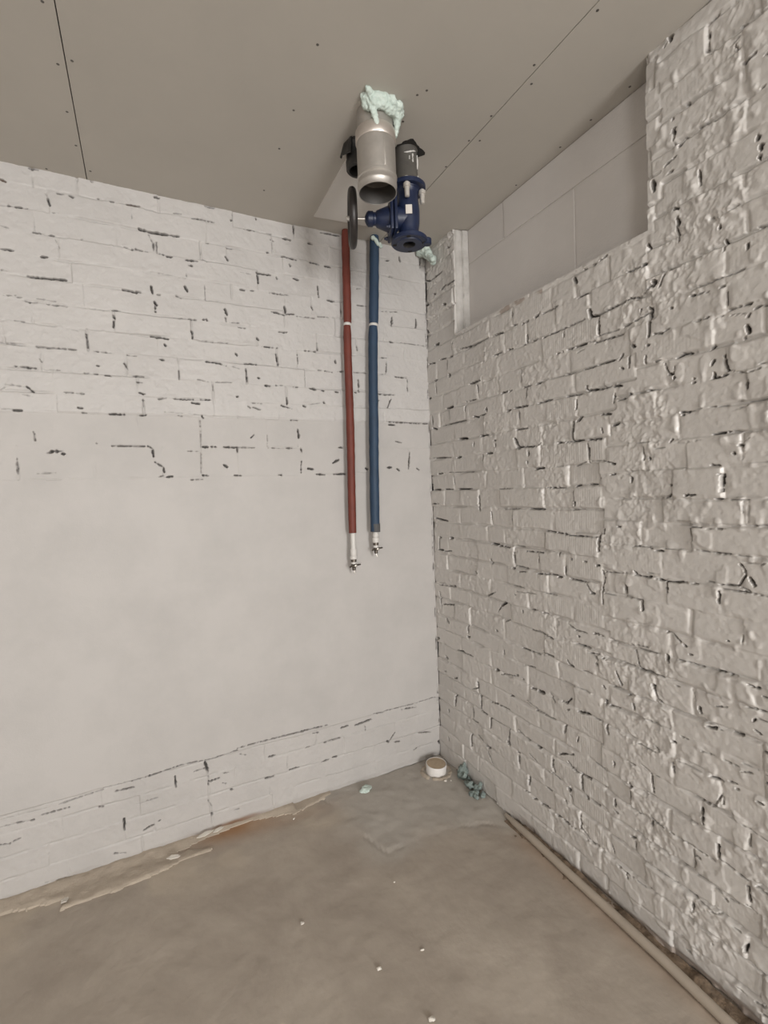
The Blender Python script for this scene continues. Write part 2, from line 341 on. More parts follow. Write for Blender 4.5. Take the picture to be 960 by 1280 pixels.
# open gaps in the painted brickwork, measured on the walls (mm): distance from corner, height, ... , width
CR_R = '''26,2310,97,2299,6.4;136,2306,197,2300,6.1;226,2296,261,2292,6.0;323,2312,418,2301,5.7;418,2301,553,2301,3.6;585,2297,616,2299,5.2;616,2298,655,2292,8.0;594,2208,651,2208,5.2;689,2208,717,2204,5.0;
780,2201,795,2199,4.9;821,2200,864,2200,4.7;725,2304,749,2300,4.9;779,2292,815,2295,4.8;850,2297,871,2295,4.7;72,2204,104,2204,6.3;215,2209,232,2195,16.0;393,2118,483,2117,7.5;630,2027,665,2026,6.9;
681,2024,698,2025,5.1;769,2022,822,2021,4.9;844,2021,893,2021,3.1;6,2115,33,2117,6.5;98,2402,129,2400,8.3;181,2032,251,2033,6.1;205,2285,205,2245,10.7;267,2367,251,2332,8.0;518,2240,520,2219,8.6;
458,2098,458,2067,9.0;760,2099,758,2045,5.6;792,2016,786,1975,8.7;89,2162,91,2141,11.5;517,1978,524,1961,8.6;719,2365,720,2343,7.4;804,2242,802,2205,5.4;362,2036,445,2033,3.8;857,2293,879,2306,6.6;
899,2297,976,2299,4.5;1076,2294,1127,2293,4.6;1055,2376,1071,2351,13.8;1101,2387,1115,2382,4.2;1140,2386,1156,2383,4.1;1172,2387,1203,2393,4.0;1279,2303,1333,2299,4.6;1333,2299,1347,2301,7.3;970,2425,1001,2419,4.4;
900,2198,1020,2203,4.5;1020,2203,1102,2206,3.3;1122,2231,1130,2202,15.5;1130,2204,1168,2198,8.2;1165,2194,1161,2129,8.1;1168,2200,1199,2205,4.9;1199,2205,1282,2211,3.9;1287,2213,1327,2204,3.8;1336,2209,1375,2226,4.1;
1371,2235,1375,2218,9.6;1327,2164,1324,2149,4.5;1262,2126,1357,2141,3.8;1357,2137,1366,2146,7.8;1359,2129,1352,2067,6.9;1144,2107,1261,2103,4.0;1017,2117,1144,2116,4.7;1150,2128,1242,2124,2.7;1293,2056,1307,2045,5.9;
1347,2040,1358,2038,4.5;1352,2366,1356,2348,7.8;1004,2191,1002,2173,6.0;1444,2660,1445,2644,10.7;1444,2645,1444,2608,3.6;1461,2602,1481,2610,8.7;1415,2570,1448,2578,5.0;1419,2542,1438,2541,4.6;1374,2545,1377,2518,16.0;
1512,2501,1513,2479,6.7;1513,2479,1513,2457,3.0;1439,2426,1454,2419,6.9;1450,2394,1454,2370,8.9;1446,2373,1451,2326,3.6;1545,2345,1552,2344,3.2;1568,2316,1569,2305,5.6;1581,2268,1584,2253,8.0;1583,2253,1579,2234,3.2;
1637,2228,1639,2214,8.3;1663,2500,1663,2490,7.3;1668,2471,1669,2459,11.6;1665,2444,1666,2436,7.3;1661,2262,1675,2257,3.0;1675,2257,1687,2258,3.0;1591,2342,1616,2347,2.4;1679,2429,1687,2430,2.9;967,2116,996,2116,4.5;
1065,2094,1094,2098,2.8;1255,2034,1245,2018,7.6;1092,2022,1147,2022,4.2;1153,2025,1230,2023,4.0;941,2024,1045,2022,3.0;848,2021,876,2020,4.7;1283,2022,1280,1985,4.7;1249,1991,1259,1984,5.2;1344,2006,1342,1982,4.0;
1104,1957,1107,1942,9.8;1107,1942,1172,1934,6.4;1172,1934,1203,1936,4.0;1214,1936,1251,1929,7.0;1006,1939,1078,1934,4.3;860,1938,929,1941,4.7;1237,1881,1276,1883,4.3;1276,1885,1283,1895,7.4;1221,1908,1217,1878,4.5;
1165,1844,1209,1839,4.9;1206,1797,1231,1802,6.6;1055,1836,1076,1847,13.4;1034,1835,1029,1768,13.1;953,1763,985,1762,5.0;998,1760,1079,1761,6.8;1102,1758,1158,1757,6.5;1099,1746,1103,1675,5.6;1104,1726,1104,1698,8.0;
1054,1917,1053,1880,5.8;1164,1793,1169,1779,4.7;1326,1709,1325,1668,4.1;1343,1675,1348,1668,7.5;1301,1724,1346,1726,2.5;1112,1679,1172,1675,2.8;1172,1675,1213,1662,3.6;1313,1891,1366,1892,2.9;1427,2248,1473,2245,3.4;
1411,2249,1427,2250,5.1;1415,2249,1392,2208,3.8;1374,2235,1382,2224,10.6;1354,2223,1369,2225,4.0;1356,2159,1368,2142,8.8;1360,2145,1354,2067,6.9;1349,2040,1358,2038,5.7;1367,2069,1400,2063,4.0;1404,2066,1421,2072,3.5;
1501,2164,1603,2162,2.9;1603,2162,1631,2164,3.1;1489,2145,1503,2143,5.6;1503,2143,1540,2139,3.3;1570,2137,1583,2137,3.2;1590,2117,1590,2083,3.6;1593,2068,1627,2068,3.1;1627,2068,1648,2066,4.1;1657,2050,1670,2052,4.0;
1670,2052,1686,2048,3.0;1497,2066,1539,2065,3.7;1556,2056,1576,2058,2.9;1636,2033,1644,2040,6.8;1636,2009,1641,1992,8.4;1624,1976,1631,1983,3.8;1540,1971,1551,1981,4.2;1543,1927,1550,1940,5.0;1441,1974,1462,1980,3.9;
1463,1981,1485,1977,4.6;1374,1979,1395,1979,3.2;1427,2133,1433,2129,3.9;1596,2053,1633,2044,2.1;1403,1966,1417,1931,3.8;1417,1931,1431,1926,4.7;1433,1925,1433,1910,5.5;1431,1926,1435,1952,3.7;1541,1886,1572,1888,4.4;
1547,1903,1547,1888,5.8;1572,1890,1585,1890,3.6;1579,1944,1585,1902,7.6;1588,1902,1636,1882,2.8;1636,1882,1668,1888,2.7;1668,1899,1686,1900,2.7;1637,1863,1636,1842,5.8;1636,1882,1636,1863,2.7;1490,1901,1495,1898,4.5;
1488,1888,1495,1888,3.8;1453,1804,1479,1802,4.2;1455,1796,1462,1795,5.0;1479,1802,1520,1808,2.6;1534,1807,1588,1801,2.9;1544,1725,1587,1727,4.0;1587,1727,1622,1726,2.8;1610,1810,1629,1810,2.8;1597,1786,1638,1794,2.4;
1638,1803,1686,1803,2.4;1420,1719,1426,1726,7.0;1432,1711,1512,1712,2.3;1616,1687,1625,1686,5.2;1624,1686,1624,1646,2.3;1600,1665,1606,1662,7.1;1539,1636,1563,1633,3.7;1344,1670,1348,1670,7.5;1563,1609,1573,1605,3.6;
1573,1605,1570,1591,5.3;1347,1892,1373,1891,3.7;1370,1702,1400,1701,2.4;1622,1636,1685,1635,1.7;1625,1695,1638,1704,2.1;40,2016,43,1962,16.0;42,1944,81,1932,10.0;198,2028,246,2030,6.7;204,2020,207,1973,9.5;
350,2009,354,1986,10.8;126,1943,357,1944,4.7;420,1953,460,1941,8.7;460,1947,518,1950,3.7;510,1972,529,1967,6.0;661,1938,686,1940,6.8;711,1944,797,1940,5.5;742,1925,742,1892,8.2;281,1855,353,1851,6.5;
320,1855,353,1851,10.4;465,1848,518,1848,7.3;414,1822,411,1804,12.5;559,1816,577,1814,5.9;572,1800,576,1785,9.3;705,1808,728,1772,16.0;716,1768,744,1762,12.3;744,1766,842,1760,5.4;842,1761,860,1772,6.0;
719,1846,786,1845,4.4;270,1758,304,1759,9.3;510,1759,552,1757,8.5;480,1754,481,1729,12.9;797,1744,795,1728,11.8;784,1702,786,1691,8.7;38,1773,213,1764,4.2;78,1681,147,1682,6.3;184,1683,396,1675,3.3;
6,1620,6,1590,16.0;26,1591,91,1590,6.5;142,1591,220,1590,4.1;261,1589,376,1589,7.2;441,1551,438,1488,12.3;433,1494,442,1482,16.0;230,1661,231,1620,7.1;594,1584,688,1585,3.5;817,1664,881,1666,5.8;
29,1427,156,1414,8.5;6,1510,86,1511,4.3;625,1488,725,1493,3.4;788,1495,876,1492,4.3;676,1475,676,1440,6.9;529,1471,530,1441,7.7;1203,1662,1216,1661,5.4;836,1666,879,1668,4.2;940,1668,998,1670,2.5;
1035,1665,1089,1677,2.9;1281,1610,1280,1595,6.9;1262,1631,1345,1631,2.1;1197,1623,1215,1624,4.5;890,1584,986,1580,4.1;1039,1587,1060,1590,5.8;1101,1591,1137,1590,4.2;1027,1565,1032,1530,3.9;1035,1526,1037,1511,9.8;
830,1494,873,1493,4.8;1012,1492,1079,1497,2.9;1149,1604,1155,1613,4.8;884,1404,1009,1394,4.1;991,1393,1009,1393,5.0;1016,1392,1155,1394,3.8;1149,1394,1155,1406,7.2;1147,1391,1148,1345,10.8;1172,1425,1169,1411,7.1;
880,1393,880,1319,5.2;1229,1437,1244,1439,5.3;1284,1373,1350,1376,3.4;956,1316,959,1306,7.7;1013,1299,1022,1298,5.0;1079,1295,1091,1296,4.3;1136,1287,1147,1288,5.1;1174,1268,1255,1275,3.1;1287,1286,1294,1278,6.9;
1573,1604,1568,1557,4.5;1397,1538,1422,1552,3.6;1416,1580,1419,1579,5.2;1463,1547,1495,1549,4.6;1552,1535,1568,1536,4.0;1593,1533,1637,1532,2.8;1623,1528,1623,1497,2.4;1637,1528,1636,1469,2.3;1405,1465,1483,1466,2.4;
1481,1449,1513,1449,3.1;1527,1447,1579,1448,2.9;1478,1443,1483,1408,4.0;1339,1374,1357,1370,3.3;1365,1366,1391,1365,4.5;1391,1373,1452,1376,2.4;1494,1379,1551,1377,2.6;1551,1376,1592,1376,3.3;1592,1376,1643,1373,2.5;
1643,1462,1685,1463,2.7;1614,1351,1621,1344,7.9;1622,1344,1630,1324,3.2;1638,1315,1650,1295,7.8;1630,1321,1611,1287,3.6;1338,1287,1381,1289,2.5;1338,1272,1351,1274,3.8;1366,1270,1402,1270,4.5;1402,1268,1404,1235,6.3;
1408,1269,1466,1274,4.4;1466,1273,1500,1274,3.1;1529,1287,1547,1286,3.0;1561,1283,1611,1287,3.3;1630,1355,1664,1358,2.4;1667,1354,1676,1358,2.7;1617,1285,1642,1275,2.8;55,1315,74,1316,12.9;58,1304,57,1246,16.0;
44,1245,102,1247,9.3;169,1319,193,1323,15.2;108,1240,177,1249,5.6;527,1318,573,1317,10.3;582,1313,661,1311,6.5;682,1325,751,1322,3.4;766,1304,870,1309,4.3;685,1288,685,1247,11.2;669,1216,690,1218,7.5;
691,1231,771,1229,4.5;719,1207,770,1214,3.4;844,1287,840,1265,7.7;845,1216,867,1216,5.3;519,1240,523,1222,14.6;398,1194,396,1162,5.3;380,1156,406,1156,10.3;177,1050,208,1056,11.1;44,1040,171,1048,4.3;
476,1050,549,1084,5.5;578,1020,624,1050,11.9;554,987,574,1013,5.7;670,1138,744,1138,3.4;686,1097,694,1095,5.2;694,1113,820,1123,2.8;732,1031,736,1026,10.9;787,1049,832,1054,4.4;76,931,183,947,5.7;
183,947,187,909,9.8;110,849,134,837,16.0;311,854,313,828,16.0;308,800,325,804,10.7;536,893,550,891,9.8;602,949,642,967,4.7;10,715,31,720,11.8;784,957,858,962,3.8;48,997,62,912,12.0;
835,1215,940,1223,4.2;946,1216,966,1219,6.6;1005,1217,1089,1214,4.4;1086,1208,1105,1179,5.7;1105,1179,1119,1177,9.5;987,1265,985,1230,5.5;1158,1273,1168,1246,4.8;1168,1246,1156,1202,4.2;1156,1202,1160,1147,4.2;
1166,1188,1214,1189,2.7;1254,1230,1256,1206,11.0;1254,1190,1311,1190,3.0;1315,1186,1319,1157,8.4;1282,1274,1330,1272,3.9;1326,1270,1348,1274,4.2;876,1137,934,1136,3.1;815,1051,829,1052,4.4;858,1050,880,1049,4.3;
941,1031,942,1015,6.4;999,1029,1030,1019,4.0;1030,1016,1084,1017,3.4;1042,996,1048,995,7.9;1026,965,1094,959,3.9;1094,944,1139,950,3.8;1125,938,1133,926,6.8;1125,914,1127,905,8.0;1158,941,1169,940,6.1;
1116,1024,1136,1027,6.2;1136,1025,1157,1024,3.3;1179,1015,1289,1027,2.2;1289,1027,1336,1031,3.0;1299,1017,1362,1020,3.0;1289,1009,1300,951,3.7;1302,947,1316,945,4.7;1316,945,1361,945,3.0;848,960,915,950,5.3;
853,877,916,874,4.3;989,882,1004,864,6.2;998,865,1017,866,8.1;1239,947,1283,950,2.7;1211,908,1233,865,5.1;1153,832,1159,828,7.8;1349,906,1354,898,9.2;1057,863,1109,866,2.9;967,787,1018,784,3.6;
1561,1268,1560,1226,4.6;1557,1237,1559,1226,6.7;1568,1271,1611,1272,2.9;1611,1272,1642,1271,3.9;1642,1271,1684,1270,2.8;1400,1100,1417,1100,4.5;1417,1100,1443,1078,3.3;1454,1073,1460,1069,6.0;1470,1046,1477,1048,4.3;
1399,1025,1405,1002,9.7;1334,1019,1373,1021,2.5;1436,1020,1509,1018,3.1;1509,1018,1548,1018,2.3;1550,1019,1569,1021,6.3;1583,1023,1589,1016,6.2;1580,1119,1585,1119,5.8;1621,1145,1621,1119,3.6;1332,945,1385,945,2.9;
1352,906,1352,895,7.7;1354,892,1362,865,4.6;1362,865,1384,856,3.3;1647,1005,1662,1007,4.6;1671,987,1680,987,3.8;1423,929,1435,930,3.2;1474,939,1485,904,2.3;1635,1008,1647,1007,2.8;205,698,270,713,5.5;
258,710,281,706,8.8;281,706,357,709,4.0;90,629,109,624,16.0;78,541,94,542,9.4;178,532,208,543,7.7;537,696,555,699,15.3;679,716,692,719,7.5;720,712,728,712,7.4;573,687,670,710,3.6;
383,577,387,552,16.0;338,527,381,548,5.3;387,552,400,503,8.6;405,512,408,453,16.0;402,438,458,438,7.1;182,432,175,375,16.0;104,318,103,310,16.0;338,426,343,380,14.6;323,358,383,363,6.0;
491,515,548,528,6.8;548,522,625,531,5.5;482,431,479,379,11.2;487,433,616,439,3.7;625,436,615,370,10.1;605,365,622,361,14.8;681,455,750,439,6.3;793,438,819,434,6.1;319,274,319,212,12.5;
379,295,460,269,7.4;460,269,475,273,10.2;100,158,106,145,16.0;725,859,841,861,3.9;739,782,809,793,3.9;813,690,846,691,12.0;596,810,596,792,8.4;774,688,805,691,4.5;632,603,654,608,7.7;
741,621,840,608,2.8;883,706,913,679,6.7;951,697,974,698,4.1;974,698,997,725,4.9;973,671,990,678,5.6;1031,686,1088,697,6.4;1088,695,1156,691,3.3;1009,788,1096,784,2.5;1169,688,1174,661,10.8;
1160,780,1164,767,9.6;1179,770,1216,773,3.7;1274,810,1276,792,7.1;1260,840,1269,842,4.9;1196,847,1238,855,3.6;965,599,954,562,5.0;1031,582,1024,558,4.7;931,463,961,478,6.8;961,478,1004,496,4.1;
793,436,820,437,5.0;895,421,890,386,9.8;897,381,900,369,11.2;879,363,927,351,5.2;970,334,977,329,12.7;977,451,996,435,9.1;989,431,1082,434,4.5;1039,426,1041,371,8.7;1041,371,1068,347,6.0;
848,274,876,273,4.9;1107,517,1157,508,2.9;1193,560,1195,543,5.3;1259,515,1261,500,10.1;1258,497,1259,455,3.9;1253,593,1282,594,3.6;1338,589,1340,564,5.7;1340,564,1346,532,6.8;1319,521,1355,517,3.4;
1304,777,1359,774,2.6;1293,678,1357,678,3.0;1306,608,1329,598,3.2;799,598,908,601,3.3;1497,886,1500,869,9.0;1516,833,1544,839,6.5;1511,848,1568,838,2.3;1544,908,1575,917,3.0;1628,940,1656,946,3.2;
1656,944,1673,945,5.6;1644,904,1650,914,4.3;1653,916,1683,914,2.8;1590,846,1613,847,4.0;1647,879,1662,873,3.2;1414,740,1420,739,6.5;1330,773,1404,777,2.1;1437,767,1461,768,3.2;1503,749,1539,753,2.7;
1567,752,1604,752,3.3;1614,742,1641,751,2.9;1618,768,1656,767,2.1;1671,827,1683,831,3.8;1428,684,1502,685,2.4;1532,685,1562,685,4.2;1579,693,1599,696,4.1;1601,682,1606,683,4.0;1652,676,1667,676,3.9;
1482,593,1513,593,3.5;1512,591,1542,594,3.1;1547,607,1563,647,3.4;1567,642,1566,618,3.4;1413,668,1417,636,3.4;1505,570,1503,553,6.8;1677,742,1683,742,4.5;1671,766,1683,765,2.1;1351,693,1373,682,3.6;
1354,594,1367,595,3.0;676,457,748,439,5.8;683,331,682,294,9.7;676,348,697,353,4.7;873,353,925,353,4.3;746,262,741,224,9.3;715,186,755,191,4.6;770,176,794,184,3.9;816,180,868,188,6.1;
849,272,878,272,4.4;903,181,931,187,5.9;937,183,1000,182,5.7;968,333,975,323,11.3;953,271,963,266,5.7;978,312,993,278,3.5;1030,253,1030,201,7.5;1038,201,1071,186,5.3;1065,177,1123,185,3.4;
452,250,503,191,6.1;1087,349,1121,349,2.9;754,378,815,356,4.9;1077,347,1122,350,2.5;1195,418,1192,391,7.7;1187,371,1203,371,4.4;1023,100,1026,100,8.3;1174,270,1197,267,2.8;1170,232,1181,202,3.7;
1202,170,1217,170,5.2;1222,167,1266,170,3.2;1239,164,1244,150,4.0;1282,171,1315,171,2.7;1328,183,1332,180,6.9;1257,315,1272,320,9.7;1272,304,1276,275,3.8;1279,353,1306,346,4.2;1253,425,1287,425,2.3;
1287,423,1332,433,2.7;1332,433,1351,433,7.5;1339,426,1335,404,9.1;1376,430,1382,428,4.8;1301,264,1345,267,2.3;1345,267,1379,269,2.2;1369,344,1377,345,4.0;1354,430,1382,428,4.4;1406,429,1416,429,5.0;
1416,427,1481,429,3.0;1478,427,1479,358,3.0;1485,401,1495,401,5.5;1489,423,1541,421,2.9;1549,482,1552,440,6.1;1554,438,1599,430,2.8;1599,428,1630,426,3.1;1506,570,1509,523,5.5;1468,509,1489,507,2.2;
1571,589,1600,589,2.1;1612,586,1639,586,2.7;1638,571,1636,537,3.0;1633,535,1639,535,2.7;1534,502,1612,506,1.4;1642,582,1682,578,2.0;1653,426,1682,422,3.0;1488,338,1516,340,2.6;1540,333,1557,331,2.9;
1566,318,1570,317,7.2;1573,329,1602,333,2.8;1447,268,1487,260,3.4;1476,240,1475,212,5.7;1494,258,1526,258,2.6;1529,251,1556,264,2.9;1351,263,1396,267,2.4;1400,268,1431,261,2.3;1432,345,1451,341,2.7;
1631,407,1635,368,5.3;1626,351,1650,342,2.7;1457,60,1464,63,5.6;1589,256,1610,255,2.8;1628,229,1624,206,8.7;1638,185,1671,176,3.0;1665,262,1681,258,3.0;1651,76,1674,83,4.2;1591,80,1627,73,2.2;
1669,60,1678,64,4.2;1532,150,1534,147,5.7;1541,2883,1574,2888,3.0;1543,2867,1544,2837,5.6;1541,2836,1540,2807,3.5;1553,2797,1558,2795,6.4;1436,2935,1440,2923,15.2;1419,2920,1428,2925,4.3;1601,2773,1630,2780,2.8;
1627,2804,1643,2796,3.9;1614,2764,1620,2746,4.4;1633,2707,1641,2704,6.4;1641,2704,1661,2707,3.9;1681,2688,1688,2687,4.5;1670,2613,1679,2614,3.1;1515,2616,1533,2611,3.1;1533,2612,1569,2604,3.4;1569,2604,1626,2610,2.9;
1478,2708,1485,2708,3.2;1439,2694,1441,2689,3.8;6,2786,60,2766,7.7;61,2770,167,2771,6.6;71,2688,101,2678,7.5;154,2680,191,2686,13.0;191,2686,288,2678,5.6;84,2402,129,2397,10.0;185,2589,213,2580,9.7;
217,2875,245,2866,5.6;6,2654,6,2565,16.0;6,2504,26,2490,13.8'''
